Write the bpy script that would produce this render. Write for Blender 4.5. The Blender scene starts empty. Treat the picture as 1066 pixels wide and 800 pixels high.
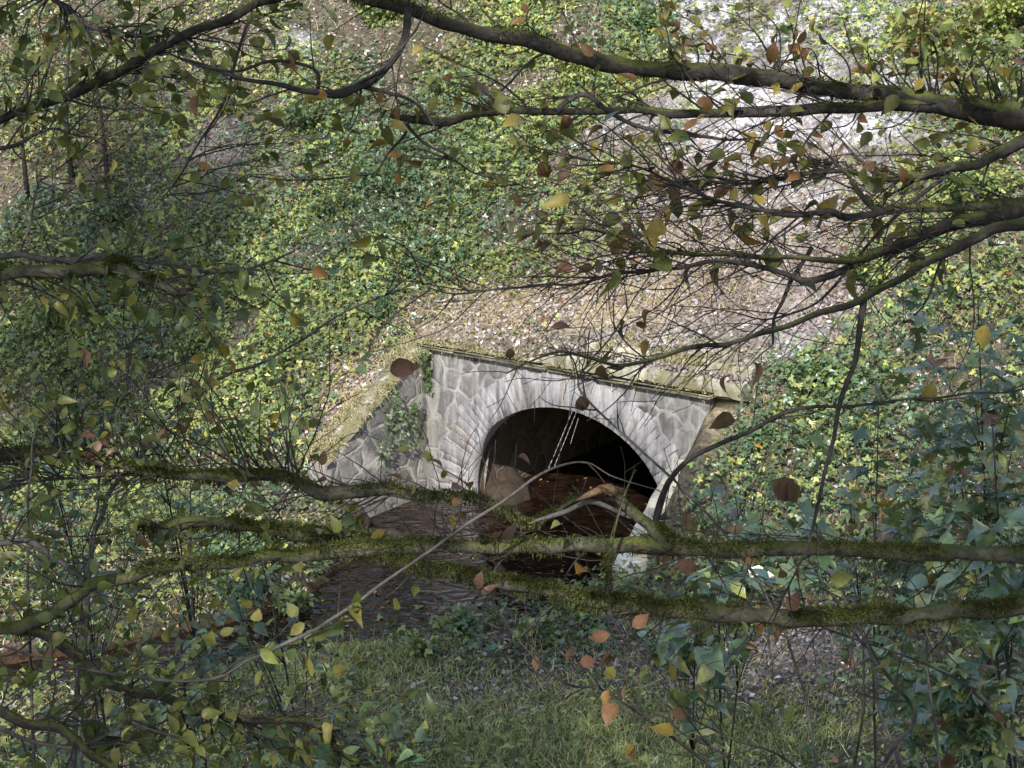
import bpy, math
import numpy as np
rng = np.random.default_rng(11)
R = math.radians
sc = bpy.context.scene
COL = sc.collection

# ------------------------------------------------------------------ camera
PITCH, CAMH, F = R(15), 9.2, 1989.0            # focal length in pixels of a 1066 px wide picture
cam_d = bpy.data.cameras.new('camera'); cam = bpy.data.objects.new('camera', cam_d); COL.objects.link(cam)
cam.location = (0, 0, CAMH); cam.rotation_euler = (R(90) - PITCH, 0, 0)
cam_d.angle = 2 * math.atan(533 / F); cam_d.clip_end = 1000; cam_d.clip_start = 0.05
sc.camera = cam
CP, SP = math.cos(PITCH), math.sin(PITCH)

def at(px, py, d):
    """point d metres in front of the camera, seen at px, py"""
    px, py, d = np.broadcast_arrays(np.asarray(px, float), np.asarray(py, float), np.asarray(d, float))
    a = (px - 533) / F; b = -(py - 400) / F
    return np.stack([a * d, (CP + b * SP) * d, CAMH + (-SP + b * CP) * d], -1)

def proj(P):
    x, y, z = P[..., 0], P[..., 1], P[..., 2] - CAMH
    w = y * CP - z * SP; up = y * SP + z * CP
    w = np.maximum(w, 0.01)
    return 533 + F * x / w, 400 - F * up / w, w

# ------------------------------------------------------------------ noise
_T = np.random.default_rng(5).random((64, 64, 64))
def vnoise(p):
    p = np.asarray(p, float); i = np.floor(p).astype(int); f = p - i; f = f * f * (3 - 2 * f)
    i0 = i & 63; i1 = (i + 1) & 63
    x0, y0, z0 = i0[..., 0], i0[..., 1], i0[..., 2]; x1, y1, z1 = i1[..., 0], i1[..., 1], i1[..., 2]
    fx, fy, fz = f[..., 0], f[..., 1], f[..., 2]
    a = _T[x0, y0, z0] * (1 - fx) + _T[x1, y0, z0] * fx; b = _T[x0, y1, z0] * (1 - fx) + _T[x1, y1, z0] * fx
    c = _T[x0, y0, z1] * (1 - fx) + _T[x1, y0, z1] * fx; d = _T[x0, y1, z1] * (1 - fx) + _T[x1, y1, z1] * fx
    return (a * (1 - fy) + b * fy) * (1 - fz) + (c * (1 - fy) + d * fy) * fz
def fbm(p, o=3):
    s = 0; a = .5; p = np.asarray(p, float)
    for k in range(o):
        s = s + a * vnoise(p * 2 ** k + 7.3 * k); a *= .5
    return s / (1 - .5 ** o)
def n2(x, y, sc_, seed=0., o=3):
    return fbm(np.stack([x * sc_, y * sc_, np.zeros_like(x) + seed], -1), o)
def sstep(a, b, x):
    t = np.clip((x - a) / (b - a), 0, 1); return t * t * (3 - 2 * t)

# ------------------------------------------------------------------ mesh helpers
class Acc:
    def __init__(s): s.v, s.f, s.c, s.n = [], [], [], 0
    def add(s, V, Fc, C=None):
        V = np.asarray(V, float).reshape(-1, 3); Fc = np.asarray(Fc, int).reshape(-1, 3)
        s.v.append(V); s.f.append(Fc + s.n); s.n += len(V)
        if C is None: C = (.5, .5, .5)
        s.c.append(np.broadcast_to(np.asarray(C, float), (len(V), 3)))
    def quads(s, V, Q, C=None):
        Q = np.asarray(Q, int).reshape(-1, 4)
        s.add(V, np.concatenate([Q[:, [0, 1, 2]], Q[:, [0, 2, 3]]]), C)

def root_of(o):
    while o.parent: o = o.parent
    return o
def build(name, acc, mat, parent=None, smooth=False, loc=None):
    V = np.concatenate(acc.v); Fc = np.concatenate(acc.f); C = np.concatenate(acc.c)
    if parent is not None: V = V - np.array(root_of(parent).location)
    if loc is not None: V = V - np.array(loc)
    m = bpy.data.meshes.new(name)
    m.vertices.add(len(V)); m.vertices.foreach_set('co', V.astype(np.float32).ravel())
    m.loops.add(len(Fc) * 3); m.loops.foreach_set('vertex_index', Fc.astype(np.int32).ravel())
    m.polygons.add(len(Fc)); m.polygons.foreach_set('loop_start', np.arange(0, len(Fc) * 3, 3, dtype=np.int32))
    m.polygons.foreach_set('loop_total', np.full(len(Fc), 3, np.int32))
    if smooth: m.polygons.foreach_set('use_smooth', np.ones(len(Fc), bool))
    m.update(calc_edges=True)
    ca = m.color_attributes.new('tint', 'FLOAT_COLOR', 'POINT')
    ca.data.foreach_set('color', np.concatenate([C, np.ones((len(C), 1))], 1).astype(np.float32).ravel())
    m.materials.append(mat)
    o = bpy.data.objects.new(name, m); COL.objects.link(o)
    if parent is not None: o.parent = parent
    if loc is not None: o.location = loc
    return o
def tag(o, label=None, cat=None, group=None, kind=None):
    if label: o['label'] = label
    if cat: o['category'] = cat
    if group: o['group'] = group
    if kind: o['kind'] = kind
    return o
def empty(name, loc, label, cat, group=None):
    o = bpy.data.objects.new(name, None); COL.objects.link(o); o.location = [float(v) for v in loc]
    o.empty_display_size = .2
    return tag(o, label, cat, group)

def norm(a): return a / np.maximum(np.linalg.norm(a, axis=-1, keepdims=True), 1e-9)

# leaf templates: unit length along x, width along y, z is the upper side
def leaf_template(stations, bend=.12, fold=.1, serr=0.):
    V = [(0, 0, 0)]; Fc = []
    n = len(stations)
    for k, (x, w) in enumerate(stations):
        z = -bend * x * x; e = 1 + (serr if k % 2 else -serr)
        V += [(x, 0, z), (x - .03, w * e, z + fold * w), (x - .03, -w * e, z + fold * w)]
    V.append((1, 0, -bend))
    Fc += [(0, 1, 2), (0, 3, 1)]
    for k in range(n - 1):
        a = 1 + 3 * k; b = a + 3
        Fc += [(a, b, b + 1), (a, b + 1, a + 1), (a, a + 2, b + 2), (a, b + 2, b)]
    a = 1 + 3 * (n - 1); t = len(V) - 1
    Fc += [(a, t, a + 1), (a, a + 2, t)]
    return np.array(V, float), np.array(Fc)
LEAF_LO = leaf_template([(.42, .33)], .15, .25)
LEAF_MID = leaf_template([(.25, .25), (.62, .27)], .2, .25)
LEAF_HI = leaf_template([(.1, .12), (.2, .2), (.32, .255), (.45, .275), (.58, .255), (.7, .205), (.82, .13), (.92, .055)], .3, .42, .05)
_v, _f = LEAF_HI; _v = _v * [.84, 1, 1] + [.16, 0, 0]; _v[0] = (.16, 0, 0); _n = len(_v)      # with its stalk
LEAF_HI = (np.vstack([_v, [(0, .008, .04), (0, -.008, .04), (.17, .008, 0), (.17, -.008, 0)]]), np.vstack([_f, [(_n, _n + 1, _n + 2), (_n + 1, _n + 3, _n + 2)]]))
def _trifol():
    V, Fc = [], []; b = LEAF_LO
    for ang, s, off in ((0, .62, .36), (1.25, .55, .3), (-1.25, .55, .3)):
        c, q = math.cos(ang), math.sin(ang); v = b[0] * s
        w = np.stack([c * v[:, 0] - q * v[:, 1] + off, q * v[:, 0] + c * v[:, 1], v[:, 2]], -1)
        Fc.append(b[1] + len(V) * len(b[0])); V.append(w)
    return np.concatenate(V), np.concatenate(Fc)
LEAF_TRI = _trifol()
def _maple():
    pts = []
    lobes = [(-2.3, .55), (-1.15, .85), (0, 1.0), (1.15, .85), (2.3, .55)]
    for k, (a, r) in enumerate(lobes):
        for da, q in ((-.32, .62), (-.14, .8), (0, 1), (.14, .8), (.32, .62)):
            pts.append((a + da, r * q))
        if k < 4: pts.append(((a + lobes[k + 1][0]) / 2, .4))
    V = [(.42, 0, .03)] + [(.42 + .58 * r * math.cos(a), .6 * r * math.sin(a), -.16 * r * r + .03 * math.sin(7 * a)) for a, r in pts]
    V.append((0.02, 0, .02)); n = len(pts)
    Fc = [(0, i, i + 1) for i in range(1, n)] + [(0, n, n + 1), (0, n + 1, 1)]
    return np.array(V, float), np.array(Fc)
LEAF_MAPLE = _maple()

def add_leaves(acc, tmpl, P, A, N, S, C):
    """leaves at P, axis A, up N, length S, colour C"""
    P = np.asarray(P, float); n = len(P)
    if n == 0: return
    X = norm(np.asarray(A, float)); N = np.asarray(N, float)
    Y = norm(np.cross(N, X)); Z = np.cross(X, Y)
    S = np.broadcast_to(S, n)
    T, Fc = tmpl
    curl = rng.normal(1, .8, n); wid = rng.uniform(.8, 1.15, n)
    V = P[:, None] + S[:, None, None] * (T[None, :, 0, None] * X[:, None] + (T[None, :, 1, None] * wid[:, None, None]) * Y[:, None]
                                          + (T[None, :, 2, None] * curl[:, None, None]) * Z[:, None])
    k = len(T)
    Fa = Fc[None] + (np.arange(n) * k)[:, None, None]
    acc.add(V.reshape(-1, 3), Fa.reshape(-1, 3), np.repeat(np.asarray(C, float), k, 0))

def rand_dir(n): return norm(rng.normal(size=(n, 3)))
def up_normals(n, spread): return norm(np.array([0, 0, 1.]) + spread * rng.normal(size=(n, 3)))

PAL = dict(
    ygreen=[(.19, .23, .06), (.24, .26, .065), (.14, .195, .055), (.27, .265, .08)],
    green=[(.075, .115, .045), (.095, .14, .055), (.06, .1, .045), (.12, .15, .06)],
    bgreen=[(.06, .105, .05), (.075, .125, .06), (.05, .09, .045), (.09, .13, .055)],
    dkgreen=[(.05, .07, .02), (.075, .095, .024), (.11, .115, .03), (.085, .09, .022), (.13, .12, .03)],
    autumn=[(.16, .13, .03), (.2, .15, .03), (.11, .11, .03), (.19, .1, .03), (.08, .085, .025), (.13, .065, .03), (.12, .13, .03)],
    brown=[(.085, .042, .026), (.12, .062, .035), (.065, .035, .025), (.1, .07, .035)],
    orange=[(.2, .1, .035), (.25, .14, .035), (.17, .07, .03), (.26, .18, .05)],
    litter=[(.21, .175, .165), (.27, .235, .225), (.17, .14, .125), (.23, .19, .165), (.34, .31, .3), (.14, .11, .095), (.21, .15, .12)],
    straw=[(.36, .3, .17), (.42, .36, .22), (.3, .24, .13), (.24, .2, .1)],
    grass=[(.24, .28, .085), (.29, .32, .1), (.2, .25, .075), (.36, .36, .15), (.42, .39, .21)])
def cols(name, n, var=.22):
    p = np.array(PAL[name]); c = p[rng.integers(0, len(p), n)]
    return c * np.exp(rng.normal(0, var, (n, 1)))

# ------------------------------------------------------------------ tubes
def catmull(P, step):
    P = np.asarray(P, float)
    if len(P) == 2: Q = np.vstack([2 * P[0] - P[1], P, 2 * P[1] - P[0]])
    else: Q = np.vstack([2 * P[0] - P[1], P, 2 * P[-1] - P[-2]])
    out = []
    for i in range(1, len(Q) - 2):
        a, b, c, d = Q[i - 1:i + 3]
        n = max(1, int(np.linalg.norm((c - b)[:2]) / step))
        t = np.arange(n)[:, None] / n
        out.append(.5 * (2 * b + (c - a) * t + (2 * a - 5 * b + 4 * c - d) * t ** 2 + (3 * b - a - 3 * c + d) * t ** 3))
    out.append(P[-1:]); return np.vstack(out)

def tube(acc, P, r, sides=8, C=None, lump=0., capped=True):
    P = np.asarray(P, float); n = len(P); r = np.broadcast_to(np.asarray(r, float), n)
    T = norm(np.gradient(P, axis=0))
    ref = np.array([0, 0, 1.]) if abs(T[0, 2]) < .9 else np.array([1., 0, 0])
    U = np.empty((n, 3)); u = norm(np.cross(T[0], ref))
    for i in range(n):
        u = u - np.dot(u, T[i]) * T[i]; u = u / max(np.linalg.norm(u), 1e-9); U[i] = u
    W = np.cross(T, U)
    a = np.arange(sides) * 2 * math.pi / sides
    D = np.cos(a)[None, :, None] * U[:, None] + np.sin(a)[None, :, None] * W[:, None]
    rr = np.repeat(r[:, None], sides, 1)
    if lump:
        q = P[:, None] + D * r[:, None, None]
        rr = rr * (1 + lump * (fbm(q * 28, 2) - .5) * 2 + lump * .9 * (fbm(q * 9 + 3, 2) - .5) * 2)
    V = P[:, None] + D * rr[..., None]
    i = np.arange(n - 1)[:, None] * sides; j = np.arange(sides)[None]; j2 = (j + 1) % sides
    Q = np.stack([i + j, i + sides + j, i + sides + j2, i + j2], -1).reshape(-1, 4)
    V = V.reshape(-1, 3); tri = np.concatenate([Q[:, [0, 2, 1]], Q[:, [0, 3, 2]]])
    if capped:
        e = (n - 1) * sides
        V = np.vstack([V, P[-1] + T[-1] * r[-1] * .4, P[0]])
        k = len(V)
        jj = np.arange(sides); tri = np.vstack([tri, np.stack([e + jj, np.full(sides, k - 2), e + (jj + 1) % sides], -1)[:, [0, 2, 1]],
                                                np.stack([jj, np.full(sides, k - 1), (jj + 1) % sides], -1)])
    acc.add(V, tri, C)
    return V[:n * sides].reshape(n, sides, 3), D

# ------------------------------------------------------------------ materials
def nm(name):
    m = bpy.data.materials.new(name); m.use_nodes = True; nt = m.node_tree
    for n in list(nt.nodes): nt.nodes.remove(n)
    return m, nt
def nd(nt, typ, **kw):
    n = nt.nodes.new(typ)
    for k, v in kw.items():
        if k in n.inputs: n.inputs[k].default_value = v
        else: setattr(n, k, v)
    return n
def lk(nt, a, b): nt.links.new(a, b)
def noise(nt, scale, detail=4, rough=.6, vec=None):
    n = nd(nt, 'ShaderNodeTexNoise'); n.inputs['Scale'].default_value = scale; n.inputs['Detail'].default_value = detail
    n.inputs['Roughness'].default_value = rough
    if vec is not None: lk(nt, vec, n.inputs['Vector'])
    return n
def ramp(nt, fac, stops):
    r = nd(nt, 'ShaderNodeValToRGB'); el = r.color_ramp.elements
    while len(el) < len(stops): el.new(.5)
    for e, (p, c) in zip(el, stops):
        e.position = p; e.color = (*c, 1) if isinstance(c, tuple) else (c, c, c, 1)
    lk(nt, fac, r.inputs['Fac']); return r
def mixc(nt, fac, a, b, mode='MIX'):
    m = nd(nt, 'ShaderNodeMix', data_type='RGBA', blend_type=mode)
    for sock, v in ((m.inputs[0], fac), (m.inputs[6], a), (m.inputs[7], b)):
        if hasattr(v, 'is_linked'): lk(nt, v, sock)
        else: sock.default_value = (*v, 1) if isinstance(v, tuple) else v
    return m.outputs[2]
def mth(nt, op, a, b=0.):
    m = nd(nt, 'ShaderNodeMath', operation=op)
    for s, v in ((m.inputs[0], a), (m.inputs[1], b)):
        if hasattr(v, 'is_linked'): lk(nt, v, s)
        else: s.default_value = v
    return m.outputs[0]
def finish(nt, col, rough=.8, spec=.3, bump=None, bdist=.01, bstr=1., trans=0.):
    p = nd(nt, 'ShaderNodeBsdfPrincipled'); o = nd(nt, 'ShaderNodeOutputMaterial')
    if hasattr(col, 'is_linked'): lk(nt, col, p.inputs['Base Color'])
    else: p.inputs['Base Color'].default_value = (*col, 1)
    if hasattr(rough, 'is_linked'): lk(nt, rough, p.inputs['Roughness'])
    else: p.inputs['Roughness'].default_value = rough
    p.inputs['Specular IOR Level'].default_value = spec
    if bump is not None:
        b = nd(nt, 'ShaderNodeBump'); b.inputs['Distance'].default_value = bdist; b.inputs['Strength'].default_value = bstr
        lk(nt, bump, b.inputs['Height']); lk(nt, b.outputs[0], p.inputs['Normal'])
    out = p.outputs[0]
    if trans:
        t = nd(nt, 'ShaderNodeBsdfTranslucent'); 
        lk(nt, mixc(nt, .35, col, (.3, .34, .04)), t.inputs['Color'])
        mx = nd(nt, 'ShaderNodeMixShader'); mx.inputs[0].default_value = trans
        lk(nt, out, mx.inputs[1]); lk(nt, t.outputs[0], mx.inputs[2]); out = mx.outputs[0]
    lk(nt, out, o.inputs['Surface'])
    return p
def tint(nt):
    a = nd(nt, 'ShaderNodeAttribute', attribute_name='tint'); return a.outputs['Color']
def pos(nt): return nd(nt, 'ShaderNodeNewGeometry').outputs['Position']

def leaf_mat(name, rough, spec, trans):
    m, nt = nm(name); p = pos(nt)
    n = noise(nt, 60, 3, .6, p)
    c = mixc(nt, 1., tint(nt), ramp(nt, n.outputs['Fac'], [(.3, .7), (.7, 1.25)]).outputs[0], 'MULTIPLY')
    finish(nt, c, rough, spec, n.outputs['Fac'], .003, .4, trans); return m
M_LEAF = leaf_mat('leaf', .5, .35, .28)
M_GLOSS = leaf_mat('glossy_leaf', .36, .55, .22)
M_SHEEN = leaf_mat('waxy_leaf', .28, .9, .2)
M_DRY = leaf_mat('dry_leaf', .75, .2, .12)
M_GRASS = leaf_mat('grass', .6, .25, .2)
M_MOSS = leaf_mat('moss', .85, .1, .15)

def bark_mat(name, c1, c2, moss, mosscol=((.035, .043, .012), (.08, .088, .02))):
    m, nt = nm(name); p = pos(nt)
    n = noise(nt, 45, 5, .65, p); n3 = noise(nt, 160, 3, .6, p)
    c = ramp(nt, n.outputs['Fac'], [(.3, c1), (.72, c2)]).outputs[0]
    li = noise(nt, 22, 3, .5, p)
    c = mixc(nt, ramp(nt, li.outputs['Fac'], [(.62, 0.), (.7, .4)]).outputs[0], c, (.12, .125, .1))
    h = n.outputs['Fac']
    if moss > -1:
        g = nd(nt, 'ShaderNodeNewGeometry'); s = nd(nt, 'ShaderNodeSeparateXYZ'); lk(nt, g.outputs['Normal'], s.inputs[0])
        big = noise(nt, 7, 3, .6, p)
        v = mth(nt, 'ADD', mth(nt, 'MULTIPLY', s.outputs['Z'], .45), mth(nt, 'MULTIPLY', big.outputs['Fac'], 1.6))
        f = ramp(nt, mth(nt, 'ADD', v, moss - .5), [(.42, 0.), (.6, 1.)]).outputs[0]
        mc = ramp(nt, n3.outputs['Fac'], [(.3, mosscol[0]), (.7, mosscol[1])]).outputs[0]
        c = mixc(nt, f, c, mc)
    finish(nt, c, .85, .2, mth(nt, 'ADD', h, mth(nt, 'MULTIPLY', n3.outputs['Fac'], .4)), .006, 1.)
    return m
M_BARK = bark_mat('beech_bark', (.014, .012, .010), (.045, .039, .033), -.06)
M_MOSSBARK = bark_mat('mossy_bark', (.028, .026, .017), (.1, .093, .06), -.01)
M_TWIG = bark_mat('twig_bark', (.02, .017, .016), (.055, .046, .042), -2)
M_PALE = bark_mat('pale_bark', (.042, .038, .033), (.1, .092, .08), -2)
M_BROKEN = bark_mat('broken_wood', (.07, .04, .02), (.2, .125, .065), -2)

def soil_mat():
    m, nt = nm('soil'); p = pos(nt)
    n = noise(nt, 6, 6, .7, p); n2_ = noise(nt, 38, 4, .7, p)
    v = nd(nt, 'ShaderNodeTexVoronoi'); v.inputs['Scale'].default_value = 17; lk(nt, p, v.inputs['Vector'])
    sp = nd(nt, 'ShaderNodeSeparateColor'); lk(nt, v.outputs['Color'], sp.inputs[0])
    c = mixc(nt, 1., tint(nt), ramp(nt, n.outputs['Fac'], [(.25, .5), (.75, 1.3)]).outputs[0], 'MULTIPLY')
    c = mixc(nt, 1., c, ramp(nt, sp.outputs[0], [(0., .55), (1., 1.35)]).outputs[0], 'MULTIPLY')
    c = mixc(nt, 1., c, ramp(nt, n2_.outputs['Fac'], [(.3, .6), (.7, 1.3)]).outputs[0], 'MULTIPLY')
    finish(nt, c, .95, .1, mth(nt, 'ADD', n2_.outputs['Fac'], mth(nt, 'MULTIPLY', sp.outputs[1], .6)), .05, 1.); return m
M_SOIL = soil_mat()

def rubble_mat(name, scale, stone, mortar, mw=.07, dirt=.5, stretch=(1, 1, 1), lime=0.):
    m, nt = nm(name)
    tc = nd(nt, 'ShaderNodeTexCoord'); mp = nd(nt, 'ShaderNodeMapping'); mp.inputs['Scale'].default_value = stretch
    lk(nt, tc.outputs['Object'], mp.inputs['Vector'])
    wob = noise(nt, 3, 3, .5, mp.outputs[0])
    vec = mixc(nt, .11, mp.outputs[0], wob.outputs['Color'], 'LINEAR_LIGHT')
    v = nd(nt, 'ShaderNodeTexVoronoi', feature='DISTANCE_TO_EDGE'); v.inputs['Scale'].default_value = scale; lk(nt, vec, v.inputs['Vector'])
    v2 = nd(nt, 'ShaderNodeTexVoronoi'); v2.inputs['Scale'].default_value = scale; lk(nt, vec, v2.inputs['Vector'])
    sp = nd(nt, 'ShaderNodeSeparateColor'); lk(nt, v2.outputs['Color'], sp.inputs[0])
    n = noise(nt, 14, 6, .7, tc.outputs['Object']); nb = noise(nt, 2.1, 4, .6, tc.outputs['Object'])
    c = ramp(nt, sp.outputs[0], [(0., stone[0]), (.4, stone[1]), (.75, stone[2]), (1., stone[1])]).outputs[0]
    c = mixc(nt, 1., c, ramp(nt, n.outputs['Fac'], [(.25, .55), (.75, 1.35)]).outputs[0], 'MULTIPLY')
    wn = mth(nt, 'MULTIPLY', n.outputs['Fac'], mw * 1.6)
    f = ramp(nt, mth(nt, 'SUBTRACT', v.outputs['Distance'], wn), [(0., 1.), (.045, 0.)]).outputs[0]
    f = mth(nt, 'MULTIPLY', f, ramp(nt, noise(nt, 3.3, 3, .6, tc.outputs['Object']).outputs['Fac'], [(.36, .12), (.58, 1.)]).outputs[0])
    c = mixc(nt, f, c, mortar)
    if lime:
        mpl = nd(nt, 'ShaderNodeMapping'); mpl.inputs['Scale'].default_value = (7, 7, .8); lk(nt, tc.outputs['Object'], mpl.inputs['Vector'])
        ln = noise(nt, 1., 4, .6, mpl.outputs[0])
        lf = ramp(nt, mth(nt, 'MULTIPLY', ln.outputs['Fac'], mth(nt, 'ADD', nb.outputs['Fac'], .5)), [(.46, 0.), (.66, lime)]).outputs[0]
        c = mixc(nt, lf, c, (.3, .29, .28))
    c = mixc(nt, ramp(nt, nb.outputs['Fac'], [(.42, 0.), (.75, dirt)]).outputs[0], c, (.075, .075, .045))
    hh = mth(nt, 'ADD', ramp(nt, v.outputs['Distance'], [(0., .75), (.08, .4), (.16, .9)]).outputs[0], mth(nt, 'MULTIPLY', n.outputs['Fac'], .5))
    finish(nt, c, .9, .2, hh, .016, 1.); return m
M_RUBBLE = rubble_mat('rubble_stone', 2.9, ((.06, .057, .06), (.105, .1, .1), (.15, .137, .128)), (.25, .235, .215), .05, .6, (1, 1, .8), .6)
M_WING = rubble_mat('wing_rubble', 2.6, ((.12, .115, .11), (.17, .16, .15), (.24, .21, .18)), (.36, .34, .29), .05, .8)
M_BARREL = rubble_mat('barrel_stone', 2.2, ((.07, .055, .04), (.11, .08, .055), (.15, .11, .07)), (.16, .13, .1), .04, .7)
M_ROCK = rubble_mat('rock', .5, ((.02, .014, .009), (.03, .021, .014), (.042, .031, .021)), (.025, .019, .013), .0, .0)

def voussoir_mat():
    m, nt = nm('voussoir_stone'); tc = nd(nt, 'ShaderNodeTexCoord')
    n = noise(nt, 11, 6, .7, tc.outputs['Object']); nb = noise(nt, 1.7, 4, .6, tc.outputs['Object'])
    mp = nd(nt, 'ShaderNodeMapping'); mp.inputs['Scale'].default_value = (9, 9, 1.3); lk(nt, tc.outputs['Object'], mp.inputs['Vector'])
    st = noise(nt, 1.2, 4, .6, mp.outputs[0])
    c = mixc(nt, 1., tint(nt), ramp(nt, n.outputs['Fac'], [(.25, .6), (.75, 1.35)]).outputs[0], 'MULTIPLY')
    f = ramp(nt, mth(nt, 'MULTIPLY', st.outputs['Fac'], mth(nt, 'ADD', nb.outputs['Fac'], .5)), [(.42, 0.), (.66, .75)]).outputs[0]
    c = mixc(nt, f, c, (.3, .29, .285))
    finish(nt, c, .9, .2, n.outputs['Fac'], .02, 1.); return m
M_VOUS = voussoir_mat()
def ashlar_mat():
    m, nt = nm('mossy_ashlar'); tc = nd(nt, 'ShaderNodeTexCoord')
    n = noise(nt, 9, 6, .7, tc.outputs['Object']); nb = noise(nt, 2.6, 5, .65, tc.outputs['Object'])
    c = mixc(nt, 1., tint(nt), ramp(nt, n.outputs['Fac'], [(.25, .55), (.75, 1.35)]).outputs[0], 'MULTIPLY')
    c = mixc(nt, ramp(nt, nb.outputs['Fac'], [(.42, 0.), (.6, .85)]).outputs[0], c, (.12, .11, .05))
    c = mixc(nt, ramp(nt, noise(nt, 5.5, 5, .7, tc.outputs['Object']).outputs['Fac'], [(.55, 0.), (.68, .7)]).outputs[0], c, (.42, .4, .35))
    finish(nt, c, .95, .15, n.outputs['Fac'], .03, 1.); return m
M_ASHLAR = ashlar_mat()
def water_mat():
    m, nt = nm('brown_stream_water'); p = pos(nt)
    mp = nd(nt, 'ShaderNodeMapping'); mp.inputs['Rotation'].default_value = (0, 0, R(-15)); mp.inputs['Scale'].default_value = (1., 1.25, 1); lk(nt, p, mp.inputs['Vector'])
    n = noise(nt, 4.4, 1., .4, mp.outputs[0]); n2_ = noise(nt, 12, 1., .5, mp.outputs[0])
    bed = noise(nt, 4.5, 5, .7, p)
    v = nd(nt, 'ShaderNodeTexVoronoi'); v.inputs['Scale'].default_value = 6; lk(nt, p, v.inputs['Vector'])
    sp = nd(nt, 'ShaderNodeSeparateColor'); lk(nt, v.outputs['Color'], sp.inputs[0])
    c = ramp(nt, bed.outputs['Fac'], [(.3, (.005, .003, .002)), (.55, (.012, .0065, .004)), (.75, (.03, .016, .009))]).outputs[0]
    c = mixc(nt, 1., c, ramp(nt, sp.outputs[0], [(0., .5), (1., 1.5)]).outputs[0], 'MULTIPLY')
    n.inputs['Distortion'].default_value = .5; n2_.inputs['Distortion'].default_value = .3
    pr = finish(nt, c, .03, .5, mth(nt, 'ADD', n.outputs['Fac'], mth(nt, 'MULTIPLY', n2_.outputs['Fac'], .12)), .045, 1.)
    pr.inputs['IOR'].default_value = 1.33; return m
M_WATER = water_mat()
def plain_mat(name, c, rough=.7):
    m, nt = nm(name); n = noise(nt, 30, 4, .6, pos(nt))
    finish(nt, mixc(nt, 1., c, ramp(nt, n.outputs['Fac'], [(.3, .7), (.7, 1.2)]).outputs[0], 'MULTIPLY'), rough, .3); return m
M_THREAD = plain_mat('pale_cord', (.4, .39, .38))

# ------------------------------------------------------------------ the culvert's own axes
TH = R(36); C0 = np.array([.80, 27.57, 0.])
TX = np.array([math.cos(TH), -math.sin(TH)]); TS = np.array([math.sin(TH), math.cos(TH)])
def to_loc(x, y):
    dx, dy = x - C0[0], y - C0[1]; return dx * TX[0] + dy * TX[1], dx * TS[0] + dy * TS[1]
def to_world(t, s, z):
    t, s, z = np.broadcast_arrays(np.asarray(t, float), np.asarray(s, float), np.asarray(z, float))
    return np.stack([C0[0] + t * TX[0] + s * TS[0], C0[1] + t * TX[1] + s * TS[1], z], -1)

# ------------------------------------------------------------------ terrain
WZ = -.42
STREAM = np.array([(6.5, 35.4, 1.85), (.8, 27.57, 1.85), (.05, 26.4, 1.95), (-.6, 25.2, 1.9), (-1.7, 24.0, 1.3), (-3.0, 23.1, .8), (-4.9, 22.1, .65), (-9, 20.6, .8), (-20, 17, 1.2), (-60, 5, 2)])
def stream_d(x, y):
    best = np.full(x.shape, 1e9); side = np.zeros(x.shape)
    for a, b in zip(STREAM[:-1], STREAM[1:]):
        d = b[:2] - a[:2]; L2 = d @ d
        k = np.clip(((x - a[0]) * d[0] + (y - a[1]) * d[1]) / L2, 0, 1)
        dx, dy = x - a[0] - k * d[0], y - a[1] - k * d[1]
        dist = np.hypot(dx, dy) - (a[2] + k * (b[2] - a[2]))
        cr = d[0] * dy - d[1] * dx
        u = dist < best; best = np.where(u, dist, best); side = np.where(u, np.sign(cr), side)
    return best, side          # side > 0: the camera's bank
def smax(a, b, k=.4):
    h = np.clip(.5 + .5 * (a - b) / k, 0, 1); return b * (1 - h) + a * h + k * h * (1 - h)
def height(x, y):
    x = np.asarray(x, float); y = np.asarray(y, float)
    t, s = to_loc(x, y); d, side = stream_d(x, y)
    d = d + .35 * (n2(x, y, 1.3, 3.) - .5)
    e = 2.02 + .70 * (s - .3)
    e = e + .45 * (n2(x, y, .35, 9.) - .5) * sstep(1., 4., np.abs(s) + np.maximum(0, np.abs(t) - 2.6)) + .16 * (n2(x, y, 1.6, 1.) - .5) * sstep(.2, 1.5, np.abs(s - .3) + np.maximum(0, np.abs(t) - 2.7))
    e = e + .22 * np.maximum(0, -t - 7) * sstep(-6, 4, s)
    e = np.where(e > 14, 14 + 6 * (1 - np.exp(-(e - 14) / 6)), e)
    low = WZ + np.where(d < 0, -.05 - .3 * sstep(0, .7, -d), .34 * (1 - np.exp(-np.maximum(d, 0) / .35)) + .03 * np.clip(d, 0, 8))
    low = low + .10 * (n2(x, y, 1.1, 5.) - .5) * sstep(0, .5, d)
    low = np.where((s > -2.2) & (t < 0), np.minimum(low, WZ - .12), low)
    wr = 1.98 + .22 * np.clip(-s, 0, 2.4)                        # inner line of the right wing
    inside = (s < .3) & (s > -2.2) & (t > -2.86) & (t < wr + .28)
    chan = sstep(0., .7, d)
    right = .1 + .5 * (x - 3.4) - .012 * np.maximum(0, x - 8) ** 2
    hill = np.where(s > .29, e, e * chan - 1.5 * (1 - chan))
    z = np.where(inside & (s < .29), low, smax(low, hill, .25))
    z = np.where(inside, z, smax(z, np.where(d > 0, np.where(x > 2.2, right, -5), -5) , .5))
    near = .12 + .42 * (17.2 - y) + .04 * np.maximum(0, -x - 2) * (y < 20)
    near = np.where(near > 8.5, 8.5 + (near - 8.5) * .3, near)
    z = np.where(side > 0, smax(z, near + .3 * (n2(x, y, .5, 2.) - .5), .5), z)
    return z
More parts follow.
